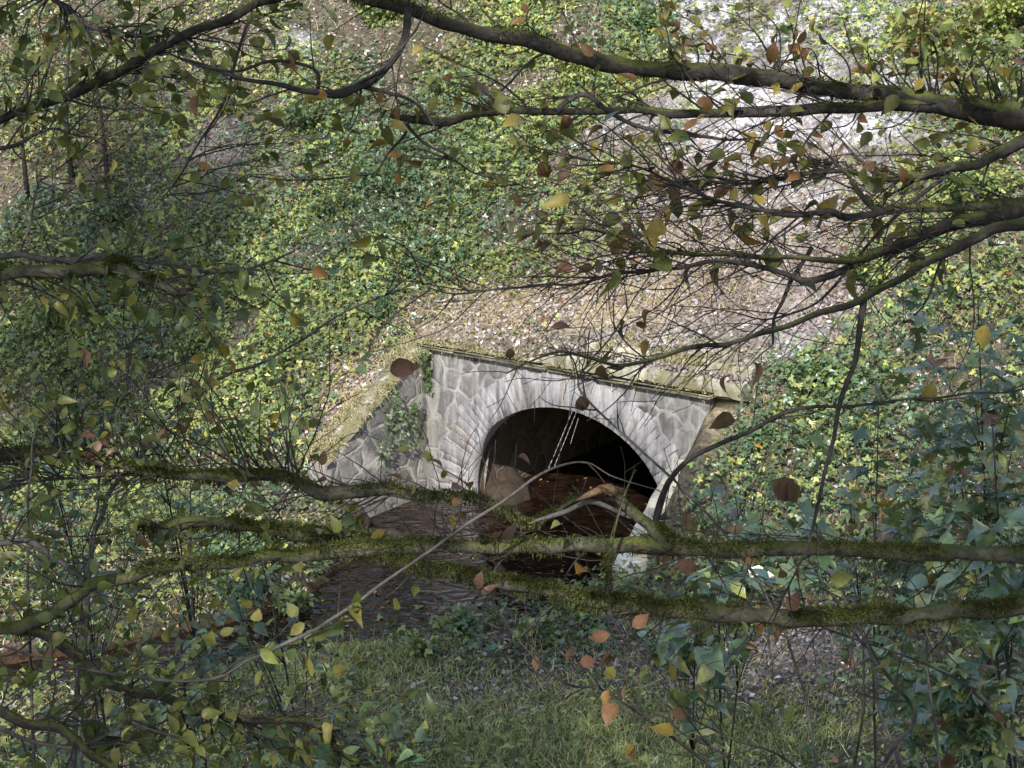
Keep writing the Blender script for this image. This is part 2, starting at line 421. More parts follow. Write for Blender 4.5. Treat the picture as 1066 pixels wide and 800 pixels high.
def axis_pts(fine0, fine1, step, lo, hi):
    a = list(np.arange(fine0, fine1 + 1e-6, step)); g = step
    while a[0] > lo: g *= 1.35; a.insert(0, a[0] - g)
    g = step
    while a[-1] < hi: g *= 1.35; a.append(a[-1] + g)
    return np.array(a)

# placing map: where each kind of cover grows, as soft patches (centre, size, weight) read at the ground point
PATCH = dict(
    ygreen=[(830, 60, 120, 80, .55), (200, 330, 180, 90, .8), (330, 250, 120, 60, .6), (130, 120, 120, 80, .5), (560, 130, 130, 130, 1.), (240, 130, 90, 60, .55), (420, 60, 120, 80, .8), (150, 380, 200, 110, .75), (980, 250, 110, 90, .9), (1000, 60, 110, 80, .95), (620, 70, 50, 50, .9), (230, 300, 160, 80, .7), (540, 260, 90, 50, .7), (870, 400, 90, 70, .5), (60, 540, 200, 60, .6)],
    bgreen=[(420, 180, 90, 90, 1.), (100, 220, 120, 70, .8), (420, 280, 90, 50, 1.), (320, 130, 50, 40, .9), (60, 300, 120, 120, .7), (670, 30, 50, 40, .9), (850, 430, 90, 70, .8), (980, 420, 120, 80, .7), (320, 390, 60, 60, .5), (790, 560, 80, 80, .7), (560, 650, 120, 35, .8), (220, 180, 80, 60, .5), (250, 560, 90, 60, .6)],
    litter=[(260, 180, 90, 60, .6), (180, 110, 60, 45, .6), (760, 240, 130, 80, 1.2), (700, 300, 120, 40, 1.2), (520, 730, 80, 18, .6), (790, 685, 120, 36, 1.2), (640, 745, 200, 50, .05), (520, 330, 110, 25, 1.), (860, 330, 60, 60, .8), (370, 410, 40, 70, .8), (820, 130, 110, 110, 1.)],
    straw=[(530, 325, 120, 25, 1.4), (380, 410, 40, 60, 1.2), (640, 310, 100, 30, .9), (760, 260, 110, 70, .4), (760, 410, 40, 40, 1.), (330, 690, 60, 20, .5)],
    scree=[(820, 25, 100, 60, 1.7), (770, 95, 60, 55, 1.1), (880, 110, 70, 45, 1.1), (815, 350, 25, 50, .4), (850, 180, 70, 60, .4), (740, 180, 60, 60, .15), (720, 20, 30, 30, .8), (640, 115, 20, 20, .5), (310, 48, 18, 12, .9)],
    grass=[(660, 770, 230, 50, 1.4), (350, 690, 80, 35, 1.6), (200, 770, 70, 40, .8), (450, 770, 80, 50, .8)])
def patch(kind, u, v):
    w = np.zeros_like(u)
    for cx, cy, rx, ry, k in PATCH[kind]: w += k * np.exp(-((u - cx) / rx) ** 2 - ((v - cy) / ry) ** 2)
    return w

ta = axis_pts(-16, 14, .15, -160, 160); sa = axis_pts(-10.2, 16.8, .15, -60, 240)
sa = np.sort(np.append(sa[np.abs(sa - .3) > .1], [.22, .3]))
ta = np.sort(np.append(ta[(np.abs(ta + 2.88) > .05)], [-2.9, -2.84]))
Tg, Sg = np.meshgrid(ta, sa, indexing='ij')
W = to_world(Tg, Sg, 0 * Tg); Z = height(W[..., 0], W[..., 1]); W[..., 2] = Z
u, v, w = proj(W)
base = np.array([.13, .105, .075]) + np.zeros(W.shape)
def bl(c, k):
    global base
    k = np.clip(k, 0, 1)[..., None]; base = base * (1 - k) + np.array(c) * k
nz = n2(W[..., 0], W[..., 1], 1.1, 4.)
bl((.055, .07, .028), sstep(.35, .7, nz) * .7)
bl((.27, .235, .225), patch('litter', u, v) * sstep(.25, .55, nz)); bl((.34, .28, .17), patch('straw', u, v) * .8)
bl((.58, .56, .58), patch('scree', u, v) * sstep(.36, .56, n2(W[..., 0], W[..., 1], 1.9, 14.)) * 1.1); bl((.12, .13, .06), patch('grass', u, v) * .9)
dd, _ = stream_d(W[..., 0], W[..., 1])
bl((.06, .035, .02), (dd < .15) * (Sg < .3) * 1.)
nt_, ns_ = Tg.shape
i, j = np.meshgrid(np.arange(nt_ - 1), np.arange(ns_ - 1), indexing='ij')
keep = ~((np.abs(sa[j] - .22) < .01) & (ta[i] > -2.62) & (ta[i + 1] < 2.42))
i, j = i[keep], j[keep]
g = Acc(); g.quads(W.reshape(-1, 3), np.stack([i * ns_ + j, (i + 1) * ns_ + j, (i + 1) * ns_ + j + 1, i * ns_ + j + 1], -1), base.reshape(-1, 3))
ground = tag(build('ground', g, M_SOIL, smooth=True), kind='structure')

# stream surface
tg_ = np.concatenate([np.arange(-22, -1.86, .22), np.linspace(-1.86, 1.86, 18), np.arange(2.08, 16, .22)]); sg_ = np.concatenate([np.arange(-16, .28, .22), np.arange(.3, 12, .4)])
A_, B_ = np.meshgrid(tg_, sg_, indexing='ij'); V = to_world(A_, B_, 0 * A_ + WZ); dw, _ = stream_d(V[..., 0], V[..., 1]); n = len(sg_)
i, j = np.meshgrid(np.arange(len(tg_) - 1), np.arange(n - 1), indexing='ij')
kp = np.where(sg_[j] > .05, (np.abs(tg_[i]) < 1.87) & (np.abs(tg_[i + 1]) < 1.87), (dw[i, j] < .7) | ((sg_[j] > -2.4) & (np.abs(tg_[i]) < 2.75)))
i, j = i[kp], j[kp]; g = Acc(); g.quads(V.reshape(-1, 3), np.stack([i * n + j, (i + 1) * n + j, (i + 1) * n + j + 1, i * n + j + 1], -1))
tag(build('stream', g, M_WATER, smooth=True), kind='structure')

# ------------------------------------------------------------------ culvert
culvert = empty('stone_culvert', C0, 'old stone culvert with a low round arch over the brown stream', 'culvert')
culvert.rotation_euler = (0, 0, -TH)
def lbuild(name, acc, mat, smooth=False):
    o = build(name, acc, mat, smooth=smooth); o.parent = culvert; return o     # vertices already in the culvert's axes
AR, AB, AZ = 1.87, 1.63, -.2
def arch_z(t): return AZ + AB * np.sqrt(np.maximum(1 - (t / AR) ** 2, 0))
def arch_pt(k, off):
    """point on the arch curve (k: angle, past the springing the jamb runs straight down), moved out by off"""
    a = min(max(k, 0), math.pi); c, q = math.cos(a), math.sin(a); x, z = AR * c, AZ + AB * q
    n = np.array([c / AR, q / AB]); n /= np.linalg.norm(n); dn = (max(0, -k) + max(0, k - math.pi)) * AR
    return x + n[0] * off, z + n[1] * off - dn
def box(acc, t0, t1, s0, s1, z0, z1, C=None, jit=0., bev=.015):
    n = [np.array(q) for q in ((t0, t1), (s0, s1), (z0, z1))]
    V = []
    for a in (0, 1):
        for b in (0, 1):
            for c in (0, 1): V.append((n[0][a], n[1][b], n[2][c]))
    V = np.array(V, float) + (rng.uniform(-jit, jit, (8, 3)) if jit else 0)
    ctr = V.mean(0); vs, fs = [], []
    Q = [(0, 1, 3, 2), (4, 6, 7, 5), (0, 4, 5, 1), (2, 3, 7, 6), (0, 2, 6, 4), (1, 5, 7, 3)]
    # bevelled: inset each face, join edges and corners
    idx = {}
    for fi, q in enumerate(Q):
        pts = V[list(q)]; fc = pts.mean(0)
        for vi, p in zip(q, pts):
            dirs = fc - p; L = np.abs(dirs).max() + 1e-9
            ins = p + np.sign(dirs) * np.minimum(np.abs(dirs), bev) * (np.abs(dirs) > 1e-4)
            idx[(fi, vi)] = len(vs); vs.append(ins)
    tri = []
    for fi, q in enumerate(Q):
        a = [idx[(fi, vi)] for vi in q]; tri += [(a[0], a[1], a[2]), (a[0], a[2], a[3])]
    for f1 in range(6):
        for f2 in range(f1 + 1, 6):
            sh = [vi for vi in Q[f1] if vi in Q[f2]]
            if len(sh) == 2:
                a, b = sh; tri += [(idx[(f1, a)], idx[(f1, b)], idx[(f2, b)]), (idx[(f1, a)], idx[(f2, b)], idx[(f2, a)])]
    for vi in range(8):
        fsx = [fi for fi in range(6) if vi in Q[fi]]; tri.append(tuple(idx[(fi, vi)] for fi in fsx))
    acc.add(np.array(vs), np.array(tri), C)

# spandrel wall with the opening
g = Acc(); NT = 64; ts = np.concatenate([np.linspace(-2.7, -1.87, 9)[:-1], np.linspace(-1.87, 1.87, 61), np.linspace(1.87, 2.48, 7)[1:]])
zb = np.where(np.abs(ts) < 1.8705, arch_z(ts) + .02, -.9)
NZ = 10; kz = np.linspace(0, 1, NZ); Zf = zb[:, None] + (2.0 - zb)[:, None] * kz
Sf = .025 * (fbm(np.stack([np.repeat(ts[:, None], NZ, 1) * 3, Zf * 3, 0 * Zf], -1)) - .5)
i, j = np.meshgrid(np.arange(len(ts) - 1), np.arange(NZ - 1), indexing='ij')
Q = np.stack([i * NZ + j, (i + 1) * NZ + j, (i + 1) * NZ + j + 1, i * NZ + j + 1], -1)
g.quads(np.stack([np.repeat(ts[:, None], NZ, 1), Sf, Zf], -1).reshape(-1, 3), Q)
g.quads(np.stack([np.repeat(ts[:, None], NZ, 1), Sf * 0 + .5, Zf], -1).reshape(-1, 3), Q[..., ::-1])
for tt, e in ((0, 1), (len(ts) - 1, -1)):   # end faces
    vv = [(ts[tt], 0, -.9), (ts[tt], .5, -.9), (ts[tt], .5, 2.0), (ts[tt], 0, 2.0)]; g.quads(vv, [(0, 1, 2, 3)])
lbuild('spandrel_wall', g, M_RUBBLE)
# arch ring
g = Acc(); NV = 60; ang = np.linspace(math.pi + .3, -.3, NV + 1); ang[1:-1] += rng.normal(0, .012, NV - 1)
for q in range(NV):
    a1, a2 = ang[q] - .003, ang[q + 1] + .003
    zt = arch_pt((a1 + a2) / 2, 0)[1]; dep = rng.uniform(.5, .62)
    while dep > .2 and max(arch_pt(a1, dep)[1], arch_pt(a2, dep)[1]) > 1.985: dep -= .02
    pr = -.03 - rng.uniform(0, .014); c = np.array([(.115, .11, .11), (.135, .13, .128), (.155, .145, .14), (.1, .096, .096), (.165, .147, .132), (.18, .172, .17)][rng.integers(0, 6)]) * rng.uniform(.85, 1.15)
    b = .004; da = b / AR; V = []
    for s_, ins in [(pr + b, 0.), (pr, 1.), (.3, 0.)]:
        for a_, r_ in ((a1 - ins * da, ins * b), (a1 - ins * da, dep - ins * b), (a2 + ins * da, dep - ins * b), (a2 + ins * da, ins * b)):
            x_, z_ = arch_pt(a_, r_); V.append((x_, s_, z_))
    qd = [(4, 5, 6, 7)] + [(k, (k + 1) % 4, 4 + (k + 1) % 4, 4 + k) for k in range(4)] + [(8 + k, 8 + (k + 1) % 4, (k + 1) % 4, k) for k in range(4)]
    g.quads(V, qd, c)
lbuild('arch_ring', g, M_VOUS)
# mortar behind the voussoirs
g = Acc(); V = []
for a_ in np.linspace(math.pi + .3, -.3, 70):
    for off, s_ in ((-.003, -.026), (.4, -.026), (-.003, .29)):
        x_, z_ = arch_pt(a_, off); V.append((x_, s_, min(z_, 1.98)))
i = np.arange(69) * 3; g.quads(V, np.concatenate([np.stack([i, i + 1, i + 4, i + 3], -1), np.stack([i + 2, i, i + 3, i + 5], -1)]), (.3, .29, .28))
lbuild('mortar', g, M_VOUS)
# barrel
g = Acc(); aa = np.linspace(math.pi + .4, -.4, 44); ss = np.linspace(.3, 12, 30)
A, S_ = np.meshgrid(aa, ss, indexing='ij'); rr = .012 + .06 * fbm(np.stack([A * 4, S_ * 2.5, 0 * A], -1))
V = np.array([[(lambda p: (p[0], S_[i, j], p[1]))(arch_pt(A[i, j], rr[i, j])) for j in range(30)] for i in range(44)])
i, j = np.meshgrid(np.arange(43), np.arange(29), indexing='ij')
g.quads(V.reshape(-1, 3), np.stack([i * 30 + j, i * 30 + j + 1, (i + 1) * 30 + j + 1, (i + 1) * 30 + j], -1))
g.quads([(-2.2, 11.98, -.9), (2.2, 11.98, -.9), (2.2, 11.98, 1.6), (-2.2, 11.98, 1.6)], [(0, 1, 2, 3)])
g.quads([(-2.1, .31, WZ - .35), (2.1, .31, WZ - .35), (2.1, 12, WZ - .35), (-2.1, 12, WZ - .35)], [(0, 1, 2, 3)])
lbuild('barrel_vault', g, M_BARREL, True)
# coping slab
g = Acc(); x = -2.78
while x < 2.5:
    L = min(rng.uniform(.6, 1.0), 2.56 - x); box(g, x, x + L - .012, -.135 + rng.uniform(-.015, .015), .42, 2.004, 2.065 + rng.uniform(-.006, .01), np.array((.2, .18, .12)) * rng.uniform(.8, 1.2), .006); x += L
lbuild('coping', g, M_ASHLAR)
# parapet: a low weathered stepped ledge that runs into the bank
g = Acc(); tl_ = np.linspace(-.9, 2.97, 130); prof = [(.02, 2.04), (.015, 2.15), (.03, 2.22), (.035, 2.245), (.26, 2.255), (.27, 2.27), (.275, 2.4), (.28, 2.425), (.45, 2.435), (.7, 2.47), (1.0, 2.55), (1.5, 2.62)]
blk = np.searchsorted(np.cumsum(np.random.default_rng(3).uniform(.4, .8, 12)) - .9, tl_); V, CC = [], []
for k, (s_, z_) in enumerate(prof):
    hh = 2.03 + (z_ - 2.03) * sstep(-.75, .35, tl_ + (.25 if k < 4 else 0)) ; q = np.stack([tl_, np.full(130, s_), hh], -1)
    q[:, 1] += .16 * (fbm(q * 3.4) - .5) + .035 * (vnoise(np.stack([blk * 3.7, blk * 0, blk * 0 + (k > 4) * 5], -1)) - .5); q[:, 2] += (.13 * (fbm(q * 3.3 + 9) - .5) + .04 * (vnoise(q * 11) - .5)) * (k > 0)
    jt = np.abs(np.diff(blk, append=blk[-1])) > 0; q[jt, 1] += .07 * (k < 9); q[jt, 2] -= .04 * (2 < k < 10)
    V.append(q); CC.append(np.array([.3, .275, .215]) * (.5 + .8 * vnoise(np.stack([blk * 1.7, blk * 0, blk * 0 + (k > 4) * 5], -1)))[:, None] * np.where(jt, .5, 1)[:, None])
i, j = np.meshgrid(np.arange(len(prof) - 1), np.arange(129), indexing='ij'); g.quads(np.concatenate(V), np.stack([i * 130 + j, i * 130 + j + 1, (i + 1) * 130 + j + 1, (i + 1) * 130 + j], -1), np.concatenate(CC))
e_ = [len(prof) * 0 + k * 130 + 129 for k in range(len(prof))]; ev = np.concatenate(V)[e_]; dn = ev.copy(); dn[:, 2] = .9; m = len(prof)
g.quads(np.vstack([ev, dn]), [(k, m + k, m + k + 1, k + 1) for k in range(m - 1)], (.2, .18, .13))
lbuild('parapet', g, M_ASHLAR)
g = Acc()
for z0, z1 in ((.5, .95), (.955, 1.36), (1.365, 1.7), (1.705, 2.035)): box(g, 2.5, 2.96 + rng.uniform(-.04, .04), .03 + rng.uniform(0, .05), .8, z0, z1, np.array((.22, .19, .13)) * rng.uniform(.8, 1.15), .03, .03)
lbuild('end_pier', g, M_ASHLAR)
# wings
def wing(name, p0, p1, z0, z1, th, side, label):
    g = Acc(); p0, p1 = np.array(p0, float), np.array(p1, float); d = norm(p1 - p0); nn = np.array([-d[1], d[0]]) * side
    NL, NH = 26, 16; L = np.linspace(0, 1, NL); H = np.linspace(0, 1, NH)
    top = z0 + (z1 - z0) * L
    V = []
    for face in (0, 1):
        P = p0 + L[:, None] * (p1 - p0) + face * th * nn
        zz = -.9 + (top[:, None] + .9) * H[None]
        q = np.stack([np.repeat(P[:, None, 0], NH, 1), np.repeat(P[:, None, 1], NH, 1), zz], -1)
        q[..., :2] += (.06 * (fbm(q * 3.2) - .5))[..., None] * nn; V.append(q)
    i, j = np.meshgrid(np.arange(NL - 1), np.arange(NH - 1), indexing='ij'); Q = np.stack([i * NH + j, (i + 1) * NH + j, (i + 1) * NH + j + 1, i * NH + j + 1], -1).reshape(-1, 4)
    m = NL * NH; i = np.arange(NL - 1); tq = np.stack([i * NH + NH - 1, (i + 1) * NH + NH - 1, m + (i + 1) * NH + NH - 1, m + i * NH + NH - 1], -1)
    j = np.arange(NH - 1); e = (NL - 1) * NH; eq = np.stack([e + j, m + e + j, m + e + j + 1, e + j + 1], -1)
    g.quads(np.concatenate(V).reshape(-1, 3), np.concatenate([Q, Q[:, ::-1] + m, tq, eq]))
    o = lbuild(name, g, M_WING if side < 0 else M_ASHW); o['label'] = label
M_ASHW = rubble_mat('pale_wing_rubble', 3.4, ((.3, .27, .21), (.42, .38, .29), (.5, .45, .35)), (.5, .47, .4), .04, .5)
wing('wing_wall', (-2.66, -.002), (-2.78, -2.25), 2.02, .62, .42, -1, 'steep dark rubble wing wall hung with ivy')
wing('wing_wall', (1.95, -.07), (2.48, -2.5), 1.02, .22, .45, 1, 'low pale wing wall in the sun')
g = Acc()
NL = 40; L_ = np.linspace(0, 1, NL); cs = [(-2.635, -.06), (-2.65, .03), (-2.8, .05), (-2.98, .03), (-3.02, -.1)]
V = []
for tt, zz in cs:
    q = np.stack([tt - .13 * L_, -.0 - 2.3 * L_, 2.05 - 1.42 * L_ + zz], -1); q += (.14 * (vnoise(q * 5 + 4) - .5))[:, None] * [1, 0, 1] + .06 * (vnoise(q * 17) - .5)[:, None]; V.append(q)
i, j = np.meshgrid(np.arange(4), np.arange(NL - 1), indexing='ij'); g.quads(np.concatenate(V), np.stack([i * NL + j, i * NL + j + 1, (i + 1) * NL + j + 1, (i + 1) * NL + j], -1), (.17, .15, .1))
lbuild('wing_coping', g, M_ASHLAR)

# thin pale cords hanging in the mouth
def cord(px0, py0, px1, py1, label):
    g = Acc(); p0 = to_world(*_on_face(px0, py0)); p1 = at(px1, py1, proj(p0)[2] - .12); n = 60
    k = np.linspace(0, 1, n); P = p0 + k[:, None] * (p1 - p0); r = .0013 + .0022 * (np.sin(k * n * 1.1 + rng.random()) > .1)
    tube(g, P, r, 5, (.7, .68, .65)); tag(build('cord', g, M_THREAD), label, 'cord', 'pale cords in the arch')
def _on_face(px, py):
    r = at(px, py, 1.) - [0, 0, CAMH]; n3 = np.array([TS[0], TS[1], 0]); k = ((C0 - [0, 0, CAMH]) @ n3 - .02) / (r @ n3)
    p = np.array([0, 0, CAMH]) + k * r; t, s = to_loc(p[0], p[1]); return t, s, p[2]
cord(596, 428, 571, 488, 'longest beaded pale cord hanging slantwise inside the arch, left of its twin')
cord(600.5, 428, 577, 486, 'beaded pale cord hanging slantwise beside the longest one')
cord(602, 436, 594, 462, 'short pale cord just right of the pair under the arch crown')
cord(689, 480, 687, 494, 'very short pale cord near the right haunch of the arch')

# dry grass and moss strands hanging over the masonry edges
def fringe(n, tf, label, L0=(.06, .2), out=(-TS[0], -TS[1], 0)):
    P = tf(n); m = len(P); D = norm(np.array(out) * rng.uniform(.2, 1, (m, 1)) + rng.normal(size=(m, 3)) * .55 + [0, 0, .45]); L = rng.uniform(*L0, m)[:, None]
    sd_ = norm(np.cross(D, rng.normal(size=(m, 3)))) * rng.uniform(.0025, .006, m)[:, None]; mid = P + D * L * .5; tip = mid + (D * .5 - [0, 0, .55]) * L
    V = np.stack([P - sd_, P + sd_, mid + sd_ * .8, mid - sd_ * .8, tip], 1); a = Acc()
    a.add(V.reshape(-1, 3), (np.array([(0, 1, 2), (0, 2, 3), (3, 2, 4)])[None] + (np.arange(m) * 5)[:, None, None]).reshape(-1, 3), np.repeat(cols('straw', m, .3) * np.where(rng.random((m, 1)) < .25, [[.55, .75, .35]], [[1, 1, 1]]), 5, 0))
    tag(build('dry_grass', a, M_DRY), label, 'grass', kind='stuff')
def on_coping(n):
    t = rng.uniform(-2.75, 2.5, n); s = rng.uniform(-.05, .6, n) ; k = fbm(np.stack([t * 2.2, s * 2, 0 * t], -1)) > np.where(t > .1, .56, .40); k &= (t < .1) | (s < .0); return to_world(t, s, 2.06 + .06 * np.maximum(0, s - .4))[k]
fringe(9000, on_coping, 'dry grass growing over the coping of the arch wall')
def on_wing(n):
    k = rng.random(n); t = -2.62 - .13 * k - rng.random(n) * .5; P = to_world(t, -2.3 * k, 2.05 - 1.42 * k + .03); return P[fbm(P * 2.5) > .42]
fringe(6000, on_wing, 'dry grass along the sloping top of the dark wing wall', out=(TX[0] * .6, TX[1] * .6, 0))
def on_parapet(n):
    q = rng.integers(0, 3, n); t = rng.uniform(.3, 2.7, n) + q * .1; s = np.array([.05, .22, .35])[q] + rng.random(n) * np.array([.1, .12, 1.])[q]; P = to_world(t, s, np.array([2.24, 2.42, 2.46])[q] + .06 * (s > .8)); return P[fbm(P * 2.2 + 5) > .47]
fringe(15000, on_parapet, 'dry grass and moss on the stepped parapet stones', (.04, .13))

_n = 2600; t_ = rng.uniform(-2.7, 3.0, _n); q_ = rng.random(_n); s_ = np.where(q_ < .3, rng.uniform(.09, .24, _n), rng.uniform(.33, 1.5, _n)); up_ = sstep(-.75, .35, t_ + (s_ < .3) * .25)
z_ = 2.05 + up_ * np.interp(s_, [.05, .24, .3, .45, 1.0, 1.5], [.2, .22, .36, .4, .5, .58]) + rng.uniform(.02, .05, _n); z_ = np.maximum(z_, height(*to_world(t_, s_, 0)[:, :2].T) + .02)
la = Acc(); add_leaves(la, LEAF_LO, to_world(t_, s_, z_), rng.normal(size=(_n, 3)), up_normals(_n, .4), rng.uniform(.05, .1, _n), cols('litter', _n)); tag(build('leaf_litter', la, M_DRY), 'fallen leaves lying on the parapet ledges', 'leaves', kind='stuff')

# ------------------------------------------------------------------ rocks
def rock(px, py, z, size, label, group='stones along the stream', seed=None):
    d = (CAMH - z) / (-(at(px, py, 1.)[2] - CAMH)); P = at(px, py, d)
    nu, nv = 34, 20; a = np.arange(nu) * 2 * math.pi / nu; b = np.linspace(-math.pi / 2, math.pi / 2, nv)
    Dr = np.stack([np.cos(b)[:, None] * np.cos(a), np.cos(b)[:, None] * np.sin(a), np.repeat(np.sin(b)[:, None], nu, 1)], -1)
    sd = rng.random(3) * 20 if seed is None else np.array(seed); r = .45 + 1.1 * fbm(Dr * 1.5 + sd, 4); r = np.round(r * 6) / 6 * .55 + r * .45 + .08 * (vnoise(Dr * 7 + sd) - .5)
    V = Dr * r[..., None] * np.array(size) ; V[..., 2] = np.maximum(V[..., 2], -.3 * size[2])
    i, j = np.meshgrid(np.arange(nv - 1), np.arange(nu), indexing='ij'); Q = np.stack([i * nu + j, i * nu + (j + 1) % nu, (i + 1) * nu + (j + 1) % nu, (i + 1) * nu + j], -1)
    g = Acc(); g.quads(V.reshape(-1, 3) + P, Q)
    tag(build('rock', g, M_ROCK, smooth=False, loc=P), label, 'rock', group)
rock(528, 514, -.5, (.34, .75, .3), 'large brown sloping boulder just inside the arch on the left', seed=(3.1, 8.2, 1.7))
rock(655, 590, -0.33, (.32, .3, .2), 'pale sunlit stone below the low wing wall at the water edge')
rock(672, 572, -0.18, (.3, .25, .2), 'pale stone against the foot of the low wing wall')
rock(700, 558, -0.03, (.22, .2, .16), 'small pale stone up the right bank by the low wing')
rock(408, 560, -0.38, (.2, .17, .13), 'grey stone in the water under the mossy left bough')
rock(365, 545, -0.28, (.3, .3, .25), 'grey stone at the foot of the ivy hung wing wall')
rock(330, 585, -0.33, (.26, .25, .18), 'dark stone on the left water edge below the wing')
rock(640, 512, -0.38, (.2, .12, .07), 'flat leaf strewn stone in the stream inside the arch')

# ------------------------------------------------------------------ ground cover
def terrain_normal(x, y):
    e = .15; hx = (height(x + e, y) - height(x - e, y)) / (2 * e); hy = (height(x, y + e) - height(x, y - e)) / (2 * e)
    return norm(np.stack([-np.clip(hx, -1.5, 1.5), -np.clip(hy, -1.5, 1.5), np.ones_like(hx)], -1))
def sample_ground(n):
    x = rng.uniform(-15, 15, n); y = rng.uniform(16.5, 42, n)
    ok = np.abs(x) < .275 * y + 3.5; x, y = x[ok], y[ok]
    t, s = to_loc(x, y); d, side = stream_d(x, y)
    ok = ~((t > -3.0) & (t < 2.9) & (s > -2.4) & (s < np.where(t > -.6, 1.35, .5))) & ((d > .12) | (s > .3)) 
    x, y = x[ok], y[ok]; z = height(x, y); P = np.stack([x, y, z], -1); return P, *proj(P)[:2]
def scatter(name, tmpl, n, weight, size, lift, pals, mat, spread=.5, clump=(1.1, .35, .6), seed=0., label=None, upn=.6):
    P, u_, v_ = sample_ground(n); w_ = weight(u_, v_)
    cn = n2(P[:, 0], P[:, 1], clump[0], seed, 3); w_ = w_ * sstep(clump[1], clump[2], cn)
    k = rng.random(len(P)) < w_; P, u_, v_, cn = P[k], u_[k], v_[k], cn[k]; m = len(P)
    N = terrain_normal(P[:, 0], P[:, 1]); N = norm(N * upn + np.array([0, 0, 1 - upn]) + spread * rng.normal(size=(m, 3)))
    A = rng.normal(size=(m, 3)); A = A - (A * N).sum(1, keepdims=True) * N
    mound = sstep(clump[1], clump[2] + .15, cn)
    P = P + np.array([0, 0, 1.]) * (lift[0] + lift[1] * rng.random(m) ** 1.5 * (.3 + 1.2 * mound))[:, None]
    S = size[0] * (size[1] / size[0]) ** (rng.random(m) ** 1.3)
    C = np.empty((m, 3)); ch = np.array([p[1] for p in pals], float); pick = rng.choice(len(pals), m, p=ch / ch.sum())
    tn = n2(P[:, 0], P[:, 1], .9, seed + 31, 2)
    for q, (pn, _) in enumerate(pals):
        mk = pick == q; C[mk] = cols(pn, mk.sum())
    C = C * (.5 + 1. * tn)[:, None]
    acc = Acc(); add_leaves(acc, tmpl, P, A, N, S, C)
    o = build(name, acc, mat); tag(o, label, 'ground cover', kind='stuff'); return o

scatter('leaf_litter', LEAF_LO, 620000, lambda u, v: .16 + .5 * patch('litter', u, v) + .3 * patch('straw', u, v) - .6 * patch('scree', u, v) - .1 * patch('grass', u, v), (.05, .1), (.012, .03), [('litter', 9), ('brown', 1.6), ('orange', .4)], M_DRY, .45, (1.7, .1, .4), 3., 'fallen leaves lying over the banks', .9)
scatter('bramble_cover', LEAF_TRI, 560000, lambda u, v: .2 + .85 * patch('ygreen', u, v) - .12 * patch('scree', u, v) - .45 * patch('litter', u, v) - .08 * patch('grass', u, v), (.05, .17), (.02, .3), [('ygreen', 7), ('green', 3), ('orange', .1)], M_LEAF, .5, (.9, .33, .5), 5., 'yellow green bramble leaves over the slope')
scatter('ivy_cover', LEAF_TRI, 480000, lambda u, v: .15 + .85 * patch('bgreen', u, v) - .25 * patch('scree', u, v) - .5 * patch('litter', u, v) - .5 * patch('grass', u, v), (.05, .16), (.02, .34), [('bgreen', 7), ('green', 3), ('dkgreen', 1)], M_GLOSS, .5, (.8, .33, .5), 8., 'blue green ivy and herb leaves over the slope')
def blades(name, n, weight, length, width, pal, mat, lean, label, clump=(1.2, .22, .46), seed=2.):
    P, u_, v_ = sample_ground(n); cn = n2(P[:, 0], P[:, 1], clump[0], seed, 3)
    k = rng.random(len(P)) < weight(u_, v_) * sstep(clump[1], clump[2], cn); P = P[k]; m = len(P)
    D = rng.normal(size=(m, 3)) * lean; D[:, 2] = np.abs(D[:, 2]) * .3 + 1 - .4 * lean; D = norm(D)
    L = rng.uniform(*length, m)[:, None]; side = norm(np.cross(D, rng.normal(size=(m, 3)))) * rng.uniform(*width, m)[:, None]
    bend = rng.normal(size=(m, 3)) * [1, 1, 0] * .35 * L - np.array([0, 0, .15]) * L
    V = np.stack([P - side, P + side, P + D * L * .55 + side * .8, P + D * L * .55 - side * .8, P + D * L + bend], 1)
    Fc = np.array([(0, 1, 2), (0, 2, 3), (3, 2, 4)])[None] + (np.arange(m) * 5)[:, None, None]
    acc = Acc(); acc.add(V.reshape(-1, 3), Fc.reshape(-1, 3), np.repeat(cols(pal, m), 5, 0)); o = build(name, acc, mat); tag(o, label, 'grass', kind='stuff')
blades('grass', 800000, lambda u, v: patch('grass', u, v) * 1.1 + .03, (.06, .17), (.003, .006), 'grass', M_GRASS, .5, 'short rough grass on the near bank')
blades('dry_grass', 420000, lambda u, v: patch('straw', u, v) * .5 + .16 * patch('litter', u, v) + .08, (.1, .36), (.0025, .006), 'straw', M_DRY, .75, 'dry grass and dead stalks on the slope', seed=21.)
# pale stones of the slip
P, u_, v_ = sample_ground(150000); w_ = patch('scree', u_, v_) * sstep(.36, .6, n2(P[:, 0], P[:, 1], 1.9, 14.)); P = P[rng.random(len(P)) < .5 * w_]; m = len(P)
ov = norm(np.array([(1, 0, 0), (-1, 0, 0), (0, 1, 0), (0, -1, 0), (0, 0, 1), (0, 0, -1), (.7, .7, .3), (-.7, .6, .4), (.6, -.7, .5), (-.7, -.7, .2)], float))
of = []
import bmesh
bm = bmesh.new(); [bm.verts.new(p) for p in ov]; bmesh.ops.convex_hull(bm, input=bm.verts); bmesh.ops.triangulate(bm, faces=bm.faces); bm.verts.index_update()
ovv = np.array([v.co[:] for v in bm.verts]); off = np.array([[q.index for q in f.verts] for f in bm.faces]); bm.free()
sz = rng.lognormal(-3.1, .45, m); V = ovv[None] * (1 + .35 * rng.normal(size=(m, len(ovv), 1))).clip(.4, 1.7) * sz[:, None, None] * np.array([1, 1, .6]); V = V + P[:, None]
acc = Acc(); acc.add(V.reshape(-1, 3), (off[None] + (np.arange(m) * len(ovv))[:, None, None]).reshape(-1, 3), np.repeat(np.array([.62, .6, .6]) * rng.uniform(.6, 1.15, (m, 1)), len(ovv), 0))
